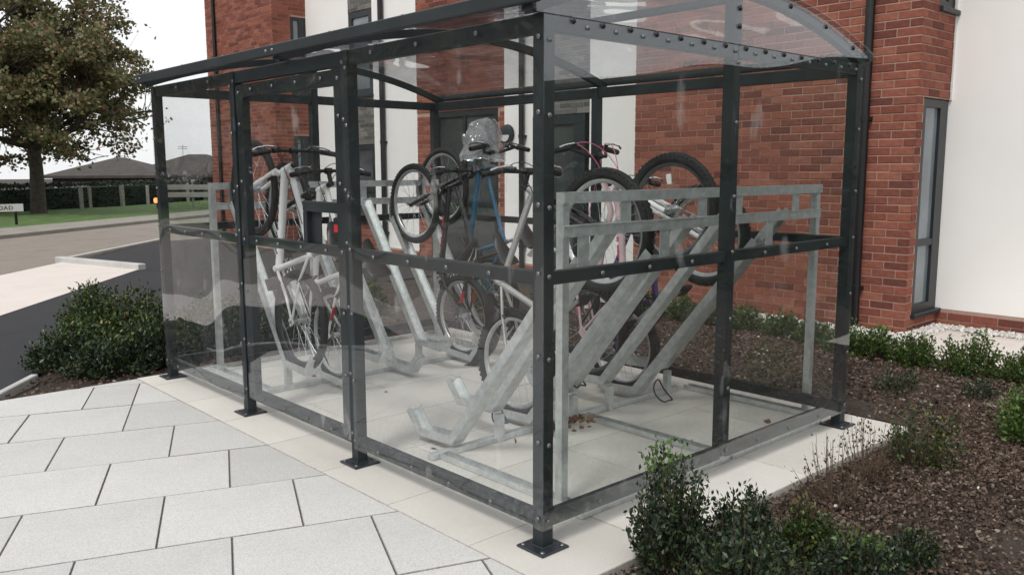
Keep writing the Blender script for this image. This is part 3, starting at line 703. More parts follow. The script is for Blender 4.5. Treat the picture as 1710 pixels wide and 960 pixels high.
# bolts along posts and rails
zb_ = [.13, .44, .78, 1.10, 1.36, 1.70, 1.97]
for z in zb_:
    bolt((-off-T, -.006, z+.0), (-1, 0, 0)); bolt((-.002, -off-T, z-.012), (0, -1, 0)); bolt((SW+.006, -off-T, z), (0, -1, 0))
    bolt((1.214, -off-T, z), (0, -1, 0)); bolt((-off-T, YS[3]+.006, z), (-1, 0, 0)); bolt((-off-T, YS[1]-.016, z), (-1, 0, 0)); bolt((-off-T, YS[2]+.014, z), (-1, 0, 0))
    for q in (YS[1]+.02, YS[2]-.02): bolt((-hp, q, z+.03), (-1, 0, 0))
for z in (ZB, ZM):
    for y in (.28, .56, .84, 1.12, 2.82, 3.10, 3.38, 3.64): bolt((-off-T, y, z), (-1, 0, 0))
    for x in (.3, .6, .9, 1.5, 1.8, 2.12): bolt((x, -off-T, z), (0, -1, 0))
for y in (.35, .75, 1.1, 2.9, 3.4): bolt((-off-T, y, ZTOP-.035), (-1, 0, 0))
for x in np.arange(.12, 2.36, .165):
    if abs(x-1.214) > .05: bolt((x, -off-T-.001, ZTOP-.018), (0, -1, 0), big=True)
for x in np.arange(.2, 2.36, .165):
    bolt((x, -off-T-.001, ZTOP-.036), (0, -1, 0), big=False)
for x in (.25, .6, .95, 1.3, 1.65, 2.0, 2.3): bolt((x, -off-T-.001, zroof(x)-.028), (0, -1, 0), big=True)
for z in (2.13, 2.21): bolt((1.214, -off-T-.001, z), (0, -1, 0), big=True)
# gate between the middle posts
gx = .004
gt = MB(); g0, g1 = YS[1]+hp+.006, YS[2]-hp-.006; st_w = .085
gt.box((gx-.022, g0, .10), (gx+.022, g0+st_w, 1.975), .003)
gate = gt.build('gate', 'steel', sh); set_(gate, label='hinged gate with a small lock opening')
for a, b in (((gx-.022, g1-st_w, .10), (gx+.022, g1, 1.975)), ((gx-.02, g0+st_w, .10), (gx+.02, g1-st_w, .165)), ((gx-.02, g0+st_w, 1.90), (gx+.02, g1-st_w, 1.975)),
             ((gx-.02, g0+st_w, 1.052), (gx+.02, g1-st_w, 1.104)), ((gx-.018, g0+st_w, 1.27), (gx+.018, g0+.44, 1.325)), ((gx-.018, g0+.40, 1.104), (gx+.018, g0+.44, 1.27))):
    MB().box(a, b, .003).build('gate_rail', 'steel', gate)
px = gx-.024
gp = MB(); gp.box((px-T, g0+.01, .11), (px, g1-.01, 1.10)); gp.build('clear_panel', 'pane_side', gate)
gp = MB(); gp.box((px-T, g0+.445, 1.101), (px, g1-.01, 1.965)); gp.box((px-T, g0+.01, 1.325), (px, g0+.4451, 1.965)); gp.build('clear_panel', 'pane_side', gate)
MB().box((.012, g0+.30, 1.10), (.018, g0+.40, 1.27)).build('lock_shield', 'frame', gate)
lk = MB(); lk.box((-.012, g0+.075, 1.13), (.028, g0+.135, 1.25), .006); lk.box((.0, g0+.135, 1.15), (.012, g0+.175, 1.165), .002); lk = lk.build('lock', 'black', gate)
MB().box((-.0135, g0+.082, 1.175), (-.0121, g0+.128, 1.215)).build('lock_label', 'red', lk)
for z in (.3, 1.0, 1.75):
    MB().tube([(-.03, g1+.006, z-.04), (-.03, g1+.006, z+.04)], .011, 10).build('hinge', 'steel_base', gate)
for z in (.14, .45, .77, 1.08, 1.42, 1.75, 1.93):
    bolt((px-T, g0+.04, z), (-1, 0, 0), gate); bolt((px-T, g1-.04, z), (-1, 0, 0), gate)
for y in np.linspace(g0+.2, g1-.2, 4):
    for z in (.13, 1.078, 1.94): bolt((px-T, y, z), (-1, 0, 0), gate)

# ================================================================== BICYCLE RACKS
def u_channel(m, p, q, up, w_=.075, h=.042, t=.004, flare=0):
    """open channel from p to q, flanges along up; the tyre sits between the flanges"""
    p = Vector(p); q = Vector(q); d = (q-p).normalized(); up = Vector(up).normalized(); sd_ = d.cross(up).normalized()
    m.bar(p, q, w_, t, up)
    for s_ in (-1, 1):
        o = sd_*(s_*(w_/2-t/2))+up*(h/2-t/2+.001)
        m.bar(p+o, q+o, t, h-t, up)
def rack(name, label, loc, sgn, slots, xL, xR, fy, ty, railx):
    """sgn=-1: wheels rise towards -Y.  slots: list of (x, high)"""
    rk = thing(name, label, 'bike rack', loc, 'galvanised two tier bike racks'); L = Vector(loc)
    P = lambda x, y, z: (x, y, z)
    for x in (xL, xR): MB().box((x-.02, ty-.02*1, .0), (x+.02, ty+.02, 1.39), .002).build('upright', 'galv', rk)
    o_ = .024*-sgn*-1
    b = MB(); b.box((xL-.02, ty-.026-.004, 1.345), (xR+.02, ty-.0205, 1.392)); b.box((xL-.02, ty-.0305, 1.3885), (xR+.02, ty+.02, 1.3925)); b.build('top_bar', 'galv', rk)
    b = MB(); b.box((xL-.02, ty-.0265, 1.20), (xR+.02, ty-.0205, 1.245)); b.box((xL-.019, ty-.031, 1.2455), (xR+.019, ty+.02, 1.2495)); b.build('middle_bar', 'galv', rk)
    mx_ = slots[4][0]-.0; MB().box((mx_-.015, ty-.02, 1.2501), (mx_+.015, ty+.02, 1.388)).build('brace', 'galv', rk)
    for x, hi in slots:
        zf = .17 if hi else .05; zt = 1.235 if hi else 1.075
        foot = Vector((x, fy, zf)); top = Vector((x, ty-sgn*.03, zt)); d = (top-foot).normalized(); up = Vector((0, -d.z*sgn*-1, abs(d.y)))
        up = Vector((0, -sgn*d.z, abs(d.y)))
        m = MB(); u_channel(m, foot, top, up, .078, .05); m.build('channel', 'galv', rk)
        # tray where the rear wheel stands, then the upturned stop
        m = MB(); q = Vector((x, fy-sgn*.30, zf-.015)); u_channel(m, foot, q, (0, 0, 1), .079, .05)
        u_channel(m, q, q+Vector((0, -sgn*.10, .12)), Vector((0, sgn*.12, .10)), .0792, .045); m.build('tray', 'galv', rk)
        # hanger plate up to the bar
        za, zb = (zt-.01, 1.345) if hi else (zt-.03, 1.2)
        MB().box((x-.036, ty-.0206, za), (x+.036, ty-.0166, zb)).build('hanger', 'galv', rk)
        m = MB(); m.box((x-.04, ty-.0206, zt-.02), (x+.04, ty+.03, zt-.016)); m.build('bracket', 'galv', rk)
        if hi: MB().box((x-.022, fy+.02*sgn-.018, .0), (x+.022, fy+.02*sgn+.018, zf-.01)).build('foot_post', 'galv', rk)
    a0, a1 = slots[0][0]-.18, slots[-1][0]+.12
    g_ = MB(); g_.box((a0, fy-.022, .0025), (a1, fy+.022, .034), .002); g_.build('ground_rail', 'galv', rk)
    yo = ty+sgn*.155
    for x0, x1 in ((a0+.02, railx-.012), (railx+.012, a1)):
        g_ = MB(); g_.box((x0, yo-.022, .0025), (x1, yo+.022, .03), .002); g_.build('ground_rail', 'galv', rk)
    for x in (xL+.005, railx, xR-.05):
        g_ = MB(); ya, yb = sorted((fy+.0225*sgn, yo-.0225*sgn)); g_.box((x-.03, ya, .0025), (x+.03, yb, .008)); g_.box((x-.03, ya, .0081), (x-.026, yb, .034)); g_.box((x+.026, ya, .0081), (x+.03, yb, .034)); g_.build('cross_rail', 'galv', rk)
    return rk
NEAR = [(.47, 0), (.75, 1), (1.04, 0), (1.34, 1), (1.66, 1), (1.97, 0), (2.24, 1)]
FAR = [(.45, 1), (.72, 0), (1.0, 1), (1.27, 0), (1.55, 1), (1.84, 0), (2.12, 1)]
rack('bike_rack', 'galvanised bike rack whose bars stand just inside the near end panel of the shelter', (1.3, .6, 0), -1, NEAR, .36, 2.50, 1.13, .25, 1.43)
rack('bike_rack', 'galvanised bike rack against the far end panel with two empty channels in the middle', (1.3, 3.2, 0), 1, FAR, .30, 2.30, 2.93, 3.70, 1.43)

# ================================================================== BICYCLES
def make_bike(label, loc, fwd, r=.33, tw=.026, wb=1.04, frame='white_paint', fork='dark_paint', rim='alloy', knob=True, rise=.03, barw=.60,
              saddle='black', accent=None, guard=False, seat=.92, step=False, hub='alloy', grips='black', reflector=False, fs=1.0, steer=0, lever='chrome', tubes=.019, deco=None, group='bicycles parked in the shelter', frontguard=False, cable='black'):
    """local frame: x forward, y left, z up, origin under the rear axle"""
    b = thing('bicycle', label, 'bicycle', loc, group, local=True)
    f = Vector(fwd).normalized(); s_ = Vector((1, 0, 0)) if abs(f.x) < .5 else Vector((0, 1, 0))
    left = Vector((0, 0, 1)).cross(f).normalized(); up = f.cross(left).normalized()
    mw = Matrix((f, left, up)).transposed().to_4x4(); mw.translation = Vector(loc); b.matrix_world = mw
    ra = Vector((0, 0, r)); fa = Vector((wb, 0, r)); bb = Vector((.42*fs, 0, r-.045+.01))
    hb = Vector((wb-.150*fs, 0, r+.43*fs)); ht = hb+Vector((-.045, 0, .125)) * fs
    st = bb+Vector((-.155, 0, .43))*fs; sdir = (st-bb).normalized()
    # frame
    m = MB()
    if step: m.tube([st*.5+bb*.5, hb*.7+(st*.5+bb*.5)*.3, ht], tubes); m.tube([bb, hb*.5+bb*.5+Vector((0, 0, -.02)), hb+Vector((0, 0, .02))], tubes*1.15)
    else: m.tube([st+Vector((.0, 0, -.01)), ht+Vector((0, 0, -.03))], tubes*.9); m.tube([bb, hb+Vector((0, 0, .03))], tubes*1.15)
    m.tube([bb, st+sdir*.03], tubes*.9); m.tube([hb, ht], tubes*1.05, 12)
    for y in (-1, 1):
        m.tube([bb+Vector((-.02, y*.018, 0)), Vector((.18, y*.035, r-.01)), ra+Vector((.0, y*.062, 0))], [.011, .010, .008], 8)
        m.tube([st+Vector((0, y*.012, -.03)), st*.6+ra*.4+Vector((.02, y*.045, 0)), ra+Vector((.0, y*.064, 0))], [.010, .009, .008], 8)
        m.box((-.02, y*.063-.004, r-.03), (.03, y*.063+.004, r+.02), .002)
    m.tube([bb+Vector((0, -.036, 0)), bb+Vector((0, .036, 0))], .021, 12)
    fr = m.build('frame', frame, b, True)
    if accent:
        m = MB(); v = (hb-bb)
        for t0, t1 in ((.30, .42), (.45, .50), (.55, .68)): m.tube([bb+v*t0, bb+v*t1], tubes*1.16, 10, False)
        v2 = ra-st
        for y in (-1, 1): m.tube([st+v2*.55+Vector((0.0, y*.052, 0)), st+v2*.75+Vector((0, y*.058, 0))], .0105, 8)
        m.build('frame_band', accent, fr)
    if deco:      # dark blocky pattern along the down tube
        m = MB(); v = hb-bb; vn = v.normalized(); nv = Vector((vn.z, 0, -vn.x))
        for k_ in range(9):
            c_ = bb+v*(.16+.085*k_)
            for y in (-1, 1):
                m.bar(c_+Vector((0, y*tubes*.98, 0))-nv*.012, c_+vn*.03+Vector((0, y*tubes*.98, 0))+nv*.012, .010, .008, (0, 1, 0))
        m.build('frame_pattern', deco, fr)
    # wheels
    def wheel(c, nm, front):
        ri = r-tw*2-.004
        m = MB(); m.ring([(ri, -.012), (ri+.010, -.014), (ri+.010, .014), (ri, .012), (ri-.012, 0)], 56, c)
        wh = m.build('wheel', rim, b, True)
        m = MB(); prof = [(ri+.006+tw*(1-math.cos(a)) , tw*.95*math.sin(a)) for a in np.linspace(.35, 2*math.pi-.35, 12)]
        m.ring(prof, 64, c)
        if knob:
            for i in range(64):
                a = 2*math.pi*i/64
                for yy, da in ((-.62, 0), (.62, .0), (0, .5)):
                    aa = a+da*2*math.pi/64; rr = r-.004-abs(yy)*tw*.45
                    ce = Vector(c)+Vector((math.cos(aa)*rr, yy*tw*1.15, math.sin(aa)*rr)); rad = Vector((math.cos(aa), 0, math.sin(aa)))
                    tn = Vector((-math.sin(aa), 0, math.cos(aa)))
                    m.bar(ce-tn*.007, ce+tn*.007, .012, .012, rad)
        m.build('tyre', 'rubber', wh, not knob)
        m = MB(); nsp = 28
        for i in range(nsp):
            a = 2*math.pi*i/nsp; sg = 1 if i % 2 else -1; a2 = a+(.75 if (i//2) % 2 else -.75)
            m.tube([Vector(c)+Vector((math.cos(a2)*.022, sg*.028, math.sin(a2)*.022)), Vector(c)+Vector((math.cos(a)*ri, sg*.004, math.sin(a)*ri))], .0012, 3, False)
        m.build('spokes', 'chrome', wh)
        m = MB(); m.tube([Vector(c)+Vector((0, -.055, 0)), Vector(c)+Vector((0, .055, 0))], .008, 8); m.tube([Vector(c)+Vector((0, -.034, 0)), Vector(c)+Vector((0, .034, 0))], .017, 12)
        for y in (-.03, .03): m.tube([Vector(c)+Vector((0, y-.002, 0)), Vector(c)+Vector((0, y+.002, 0))], .028, 14)
        m.tube([Vector(c)+Vector((0, .06, 0)), Vector(c)+Vector((0, .075, 0))], .012, 8)
        m.build('hub', hub, wh, True)
        if reflector:
            m = MB(); m.bar(Vector(c)+Vector((.10, -.006, .10)), Vector(c)+Vector((.14, -.006, .14)), .006, .03, (-1, 0, 1)); m.build('reflector', 'reflector', wh)
        if not front:
            m = MB()
            for k_ in range(6): m.tube([Vector(c)+Vector((0, -.036-.004*k_, 0)), Vector(c)+Vector((0, -.0385-.004*k_, 0))], .048-.005*k_, 18)
            m.build('sprockets', 'chrome', wh)
        return wh
    wheel(ra, 'wheel', False); wheel(fa, 'wheel', True)
    # fork with crown
    m = MB(); cr = hb+Vector((.008, 0, -.03))
    for y in (-1, 1):
        m.tube([cr+Vector((0, y*.05, .03)), cr*.55+fa*.45+Vector((0, y*.052, 0))], .0145, 10)
        m.tube([cr*.55+fa*.45+Vector((0, y*.052, 0.0)), fa+Vector((-.012, y*.052, 0))], [.019, .015], 10)
    m.bar(cr+Vector((0, -.065, .0)), cr+Vector((0, .065, 0)), .035, .028, (0, 0, 1), .006)
    m.tube([hb+Vector((0, 0, -.04)), ht+(ht-hb).normalized()*.04], .014)
    fk = m.build('fork', fork, b, True)
    # stem, bars, grips, levers, cables
    hd_ = (ht-hb).normalized(); sm = ht+hd_*.04; bc = sm+Vector((.085, 0, .02+rise*.4))
    m = MB(); m.tube([sm, bc], .015); m.tube([sm-hd_*.03, sm+hd_*.012], .019, 12); m.tube([bc+Vector((0, -.024, 0)), bc+Vector((0, .024, 0))], .021, 12); stem = m.build('stem', 'black', b, True)
    hw = barw/2; m = MB()
    path = [bc+Vector((-.045, -hw, rise)), bc+Vector((-.02, -hw*.55, rise)), bc+Vector((0, -.07, 0)), bc+Vector((0, .07, 0)), bc+Vector((-.02, hw*.55, rise)), bc+Vector((-.045, hw, rise))]
    m.tube(path, .0115); hbx = m.build('handlebar', 'black', b, True)
    for sgy in (-1, 1):
        e = path[0] if sgy < 0 else path[-1]; i_ = path[1] if sgy < 0 else path[-2]; v = (i_-e).normalized()
        m = MB(); m.tube([e, e+v*.125], .0165, 12)
        for k_ in range(5): m.tube([e+v*(.012+.024*k_), e+v*(.020+.024*k_)], .0180, 12)
        m.build('grip', grips, hbx, True)
        m = MB(); q = e+v*.16; m.tube([q+v*.012, q-v*.012], .017, 10); m.bar(q, q+Vector((.035, 0, -.012)), .022, .018, bev=.003); m.bar(q+v*.035, q+v*.06+Vector((.01, 0, -.02)), .03, .022, bev=.005)
        m.build('brake_mount', 'black', hbx)
        m = MB(); a_ = q+Vector((.035, 0, -.012)); m.tube([a_+v*.02, a_-v*.03+Vector((.022, 0, -.01)), a_-v*.10+Vector((.022, 0, -.012)), a_-v*.135+Vector((.008, 0, -.01))], [.007, .006, .0055, .007], 6); m.build('brake_lever', lever, hbx, True)
    m = MB()
    for sgy, tgt in ((-1, hb+Vector((.05, .02, .03))), (1, hb+Vector((.05, -.02, .0))), (1, st+Vector((.2, .02, .06))), (-1, bb+(hb-bb)*.8+Vector((0, -.03, 0)))):
        e = (path[0] if sgy < 0 else path[-1]); i_ = path[1] if sgy < 0 else path[-2]; q = e+(i_-e).normalized()*.17+Vector((.03, 0, 0))
        m1_ = q*.55+tgt*.45+Vector((.12, 0, .05)); pts = [q.lerp(m1_, t).lerp(m1_.lerp(tgt, t), t) for t in np.linspace(0, 1, 9)]
        m.tube(pts, .0026, 5)
    m.build('cables', cable, b)
    # saddle
    sp = st+sdir*(seat-.62)*1.0; m = MB(); m.tube([st, sp], .0135); spo = m.build('seat_post', 'alloy' if frame != 'dark_paint' else 'black', b, True)
    m = MB(); N_ = 9; sec = []
    for i in range(N_):
        t = i/(N_-1); x = -.13+.27*t; wd = (.072*(1-t)**.7+.018)*(1 if t > .08 else .8); zc = .018*(2*t-1)**2+.012*(1-t)
        ring = []
        for k_ in range(10):
            a = 2*math.pi*k_/10; ring.append(sp+Vector((x, wd*math.cos(a), zc+.03+(.020 if math.sin(a) > 0 else .028)*math.sin(a))))
        sec.append(ring)
    vs = [p for r_ in sec for p in r_]; fs_ = [tuple(reversed(range(10))), tuple((N_-1)*10+k_ for k_ in range(10))]
    for i in range(N_-1):
        for k_ in range(10): j = (k_+1) % 10; fs_.append((i*10+k_, i*10+j, i*10+10+j, i*10+10+k_))
    m.add(vs, fs_); sdl = m.build('saddle', saddle, b, True)
    m = MB()
    for y in (-.02, .02): m.tube([sp+Vector((-.10, y*1.6, .02)), sp+Vector((-.04, y, -.004)), sp+Vector((.05, y, -.004)), sp+Vector((.11, y*.4, .02))], .0035, 6)
    m.build('saddle_rails', 'chrome', sdl)
    # cranks and pedals, chain, derailleur
    m = MB(); y = -.048; m.ring([(.085, -.0015), (.092, -.0015), (.092, .0015), (.085, .0015)], 36, (bb.x, y, bb.z)); m.ring([(.062, -.0015), (.070, -.0015), (.070, .0015), (.062, .0015)], 30, (bb.x, y+.006, bb.z))
    for k_ in range(5):
        a = k_*2*math.pi/5; m.bar(bb+Vector((0, y, 0)), bb+Vector((math.cos(a)*.088, y, math.sin(a)*.088)), .004, .012, (0, 1, 0))
    ck = m.build('chainring', 'black', b)
    ca = random.uniform(0, 6.28)
    for sgy in (-1, 1):
        a = ca+(0 if sgy > 0 else math.pi); p1 = bb+Vector((0, sgy*.06, 0)); p2 = bb+Vector((math.cos(a)*.165, sgy*.072, math.sin(a)*.165))
        m = MB(); m.bar(p1, p2, .014, .022, (math.cos(a+1.57), 0, math.sin(a+1.57)), .003); cr_ = m.build('crank', 'alloy' if rim == 'alloy' else 'black', b)
        m = MB(); m.box((p2.x-.04, min(sgy*.078, sgy*.165), p2.z-.011), (p2.x+.04, max(sgy*.078, sgy*.165), p2.z+.011), .004); m.build('pedal', 'black', cr_)
    m = MB(); y = -.048; m.bar(bb+Vector((0, y, .088)), ra+Vector((0, y, .042)), .006, .008); m.bar(bb+Vector((0, y, -.088)), ra+Vector((.02, y, -.085)), .006, .008)
    m.bar(ra+Vector((.005, y-.006, -.02)), ra+Vector((.03, y-.006, -.10)), .014, .02, (1, 0, 0)); m.tube([ra+Vector((.02, y-.01, -.085)), ra+Vector((.02, y+.0, -.085))], .02, 12); m.build('chain', 'black', b)
    # V-brakes
    m = MB()
    for c_, dx in ((hb+Vector((.035, 0, -.09)), 1), (st*.55+ra*.45+Vector((.03, 0, .03)), -1)):
        for y in (-1, 1): m.tube([c_+Vector((0, y*.045, -.045)), c_+Vector((dx*.012, y*.05, .055))], [.009, .006], 7); m.bar(c_+Vector((-.02, y*.034, -.02)), c_+Vector((.04, y*.034, -.02)), .010, .014)
        m.tube([c_+Vector((dx*.012, -.05, .055)), c_+Vector((dx*.012, .05, .055))], .0025, 5)
    m.build('brakes', 'black', b)
    def mudguard(c, a0, a1, rad, wd, mt, curl=0):
        m = MB(); n = 20; vs = []; fs_ = []
        for i in range(n):
            t = i/(n-1); a = a0+(a1-a0)*t; rr = rad+curl*t*t
            for k_ in range(7):
                u_ = (k_-3)/3; q = rr-.022*u_*u_; vs.append(Vector(c)+Vector((math.cos(a)*q, u_*wd*(.75+.25*math.sin(math.pi*t)), math.sin(a)*q)))
        for i in range(n-1):
            for k_ in range(6): fs_.append((i*7+k_, i*7+k_+1, i*7+8+k_, i*7+7+k_))
        off_ = len(vs); vs2 = [v+(Vector(c)-v).normalized()*.004 for v in vs]
        m.add(vs+vs2, fs_+[tuple(off_+j for j in reversed(f_)) for f_ in fs_]); return m.build('mudguard', mt, b, True)
    if guard: mudguard(ra, R(92), R(214), r+.055, .078, 'black', .025)
    if frontguard: mudguard(fa, R(20), R(140), r+.02, .03, frontguard if isinstance(frontguard, str) else 'black')
    return b
def rack_bike(x, hi, near, r, wb=1.04, **kw):
    """stand a bike in a rack channel: rear wheel on the tray, front wheel up the channel"""
    if near: fy, ty, sg = 1.13, .25, -1
    else: fy, ty, sg = 2.93, 3.70, 1
    zf = .17 if hi else .05; zt = 1.235 if hi else 1.075
    foot = Vector((0, fy, zf)); top = Vector((0, ty-sg*.03, zt)); d = (top-foot).normalized(); n = Vector((0, -sg*d.z, abs(d.y)))
    s_ = (r+.004-.010-n.z*r)/d.z; rear = foot+d*s_+n*(r+.002)
    loc = rear-n*r; loc.x = x
    return make_bike(fwd=(0, d.y, d.z), loc=loc, r=r, wb=wb, **kw)
rack_bike(1.04, 0, True, .325, frame='silver_paint', fork='dark_paint', tw=.031, label='silver mountain bike with knobbly tyres in the near rack, behind the corner post', rise=.03, deco='black', tubes=.021)
rack_bike(1.66, 1, True, .315, wb=1.0, tw=.030, rim='dark_rim', frame='pink_paint', fork='white_paint', grips='black', lever='chrome', label='pale pink bike with red brake cables standing tallest in the near rack', rise=.10, seat=.86, step=True, reflector=True, accent='pink', saddle='alloy', fs=.95, cable='pink')
rack_bike(1.97, 0, True, .30, wb=.98, tw=.030, frame='purple_paint', fork='white_paint', label='purple framed bike nearest the downpipe end of the near rack', rise=.04, reflector=True, seat=.84, fs=.93)
rack_bike(.45, 1, False, .335, frame='white_paint', fork='white_paint', rim='black', deco='black', label='white mountain bike seen through the gate, its dark pattern along the tube', rise=.02, tubes=.023, knob=False, tw=.024)
rack_bike(.72, 0, False, .325, frame='white_paint', fork='dark_paint', accent='red', label='white and red bike behind the gate lock', rise=.02, tubes=.022)
rack_bike(1.84, 0, False, .32, frame='dark_paint', fork='dark_paint', accent='red', guard=True, label='black bike with red bands and a wide black rear mudguard', rise=.02, seat=.90, saddle='black')
blue = rack_bike(2.12, 1, False, .32, frame='blue_paint', fork='dark_paint', label='blue bike at the far back corner with a clear bag over its handlebar', rise=.10, seat=.84, knob=False)
# crumpled clear bag hanging on the blue bike's bars
def clear_bag(c, s=1):
    m = MB(); n, k_ = 14, 8; vs = []; r_ = random.Random(5)
    for i in range(k_):
        t = i/(k_-1); w1 = .17*(1-.42*t**1.5); h_ = -.12+.27*t
        for j in range(n):
            a = 2*math.pi*j/n; q = w1*(1+.12*r_.uniform(-1, 1)); vs.append((c[0]+q*math.cos(a)*s, c[1]+q*.75*math.sin(a)*s, c[2]+h_*s+.02*r_.uniform(-1, 1)))
    fs = [tuple(reversed(range(n))), tuple((k_-1)*n+j for j in range(n))]
    for i in range(k_-1):
        for j in range(n): j2 = (j+1) % n; fs.append((i*n+j, i*n+j2, i*n+n+j2, i*n+n+j))
    o = m.add(vs, fs).build('plastic_bag', 'bag', None, True); set_(o, 'crumpled clear plastic bag resting on the handlebar of the blue bike', 'plastic bag')
BAGPOS = (2.14, 2.86, 1.69)
clear_bag(BAGPOS, 1.15)
def cable_lock(c, label, mt='black', r_=.07, tilt=.5):
    pts = [Vector(c)+Vector((r_*math.cos(a)*.9, r_*math.sin(a)*tilt+.01*math.sin(3*a), r_*math.sin(a)-.02*math.cos(2*a))) for a in np.linspace(0, 6.9, 26)]
    o = MB().tube(pts, .005, 6).build('cable_lock', mt, None, True); set_(o, label, 'bike lock', 'cable locks on the racks')
cable_lock((1.36, 1.09, .25), 'black cable lock hanging by the raised foot of the near rack', r_=.05)
cable_lock((2.03, .98, .07), 'coiled cable lock lying at the foot of the last rack channels', r_=.06, tilt=.9)
cable_lock((.80, 1.16, .12), 'blue cable lock at the foot of the second channel', 'blue_paint', .05)

# ================================================================== PLANTS
def leaf_faces(P, D, size, r, fold=.25, aspect=.5):
    """diamond leaves at P pointing along D"""
    n = len(P); D = D/np.linalg.norm(D, axis=1, keepdims=True); A = r.normal(size=(n, 3)); A -= D*(A*D).sum(1, keepdims=True); A /= np.linalg.norm(A, axis=1, keepdims=True)
    Nn = np.cross(D, A); s = (size*r.uniform(.65, 1.25, n))[:, None]
    v0 = P; v2 = P+D*s; v1 = P+D*s*.5+A*s*aspect*.5+Nn*s*fold*.3; v3 = P+D*s*.5-A*s*aspect*.5+Nn*s*fold*.3
    V = np.stack([v0, v1, v2, v3], 1).reshape(-1, 3); b = np.arange(n)[:, None]*4
    F = np.concatenate([b+np.array([[0, 1, 2]]), b+np.array([[0, 2, 3]])], 0); return V, F
def shrub(name, label, cat, loc, rx, ry, h, ntw, per, size, mt, seed, stem='twig', group=None, sparse=False, up=.6, top_mt=None, spread=.25):
    r = np.random.default_rng(seed); L = np.array(loc, float)
    o = thing(name, label, cat, loc, group)
    th = r.uniform(0, 2*np.pi, ntw); el = np.arcsin(r.uniform(.02, 1, ntw)**(.8)); k = r.uniform(.72, 1.06, ntw)
    E = np.stack([np.cos(th)*np.cos(el)*rx*k, np.sin(th)*np.cos(el)*ry*k, np.sin(el)*h*k+.02], 1)
    S = np.stack([np.cos(th)*rx*spread*r.uniform(0, 1, ntw), np.sin(th)*ry*spread*r.uniform(0, 1, ntw), np.full(ntw, -.02)], 1)
    C = (S+E)/2+np.stack([E[:, 0]*.15, E[:, 1]*.15, -E[:, 2]*.05], 1)
    t = r.uniform(.35 if not sparse else .45, 1.0, (ntw, per))**.75
    B = (1-t)[..., None]**2*S[:, None]+2*(t*(1-t))[..., None]*C[:, None]+t[..., None]**2*E[:, None]
    dirn = (E-C)/np.linalg.norm(E-C, axis=1, keepdims=True)
    P = B.reshape(-1, 3)+r.normal(0, size*.55, (ntw*per, 3)); D = np.repeat(dirn, per, 0)*up+r.normal(0, .55, (ntw*per, 3))+np.array([0, 0, .25])
    P[:, 2] = np.maximum(P[:, 2], .0)
    V, F = leaf_faces(P+L, D, size, r); np_mesh('foliage', V, F, mt, o)
    m = MB(); idx = range(0, ntw, max(1, ntw//60))
    for i in idx:
        pts = [(1-q)**2*S[i]+2*q*(1-q)*C[i]+q*q*E[i]+L for q in (0, .35, .7, 1)]
        m.tube(pts, [size*.13, size*.11, size*.08, size*.04], 4)
    m.build('stems', stem, o)
    if top_mt:  # extra leaves on the highest twigs, in their own colour
        sel = np.argsort(-E[:, 2])[:max(2, ntw//9)]; Pt = np.repeat(E[sel], 7, 0)+r.normal(0, size*.7, (len(sel)*7, 3)); V, F = leaf_faces(Pt+L, r.normal(0, .6, Pt.shape)+np.array([0, 0, .8]), size*1.05, r)
        np_mesh('top_leaves', V, F, top_mt, o)
    return o
bz = -.03
# foreground shrubs at the corner of the near bed
FG = [((0.27, -0.43, bz), .19, .17, .47, 150, 30, .024, 'leaf_dark', 'tall dark box shrub in the foreground with a bright green tip', 'leaf_bright'),
      ((0.48, -0.59, bz), .15, .14, .32, 100, 28, .023, 'leaf_dark', 'blue green box shrub right of the tall foreground shrub', None),
      ((0.21, -0.79, bz), .26, .22, .33, 150, 30, .024, 'leaf_dark', 'dark box shrub at the bottom edge below the tall foreground shrub', None),
      ((0.76, -0.71, bz), .15, .13, .19, 80, 24, .023, 'leaf_box', 'box shrub with yellowing leaves in the foreground beside the slab edge', 'leaf_brown'),
      ((0.64, -0.98, bz), .22, .17, .18, 110, 28, .023, 'leaf_dark', 'low dark foreground shrub behind the yellowing one at the bottom edge', 'leaf_bright'),
      ((0.98, -1.03, bz), .15, .12, .12, 60, 24, .022, 'leaf_dark', 'lowest foreground shrub, rightmost of the dark clump', None)]
for i, (l, a, b_, h_, nt_, pr, sz, mt_, lb, tm) in enumerate(FG): shrub('box_shrub', lb, 'shrub', l, a, b_, h_, nt_, pr, sz, mt_, 20+i, group='dark shrubs in the foreground', top_mt=tm)
# thin, nearly bare plants by the slab edge
shrub('withered_plant', 'withered bare stemmed plant leaning over the slab edge', 'plant', (1.36, -.52, bz), .24, .20, .33, 46, 4, .017, 'leaf_brown', 40, sparse=True, group='withered plants by the slab')
shrub('withered_plant', 'dark leaved thin plant next to the slab corner side of the bare one', 'plant', (1.72, -.50, bz), .18, .16, .34, 40, 8, .018, 'leaf_brown', 41, sparse=True, group='withered plants by the slab')
shrub('bed_shrub', 'green leafy shrub at the right corner of the shelter slab', 'shrub', (2.15, -.58, bz), .22, .2, .34, 80, 16, .022, 'leaf_box', 42)
shrub('bed_shrub', 'bright green shrub at the right edge of the picture', 'shrub', (2.98, -.86, bz), .24, .22, .33, 110, 26, .030, 'leaf_bright', 43, up=.4)
shrub('bed_shrub', 'small blue green plant alone in the middle of the right bed', 'shrub', (3.50, .12, bz), .17, .15, .14, 50, 12, .024, 'leaf_dark', 44)
shrub('bed_shrub', 'small dull green plant close under the hedge row', 'shrub', (3.75, -.30, bz), .15, .14, .13, 44, 12, .022, 'leaf_dark', 45)
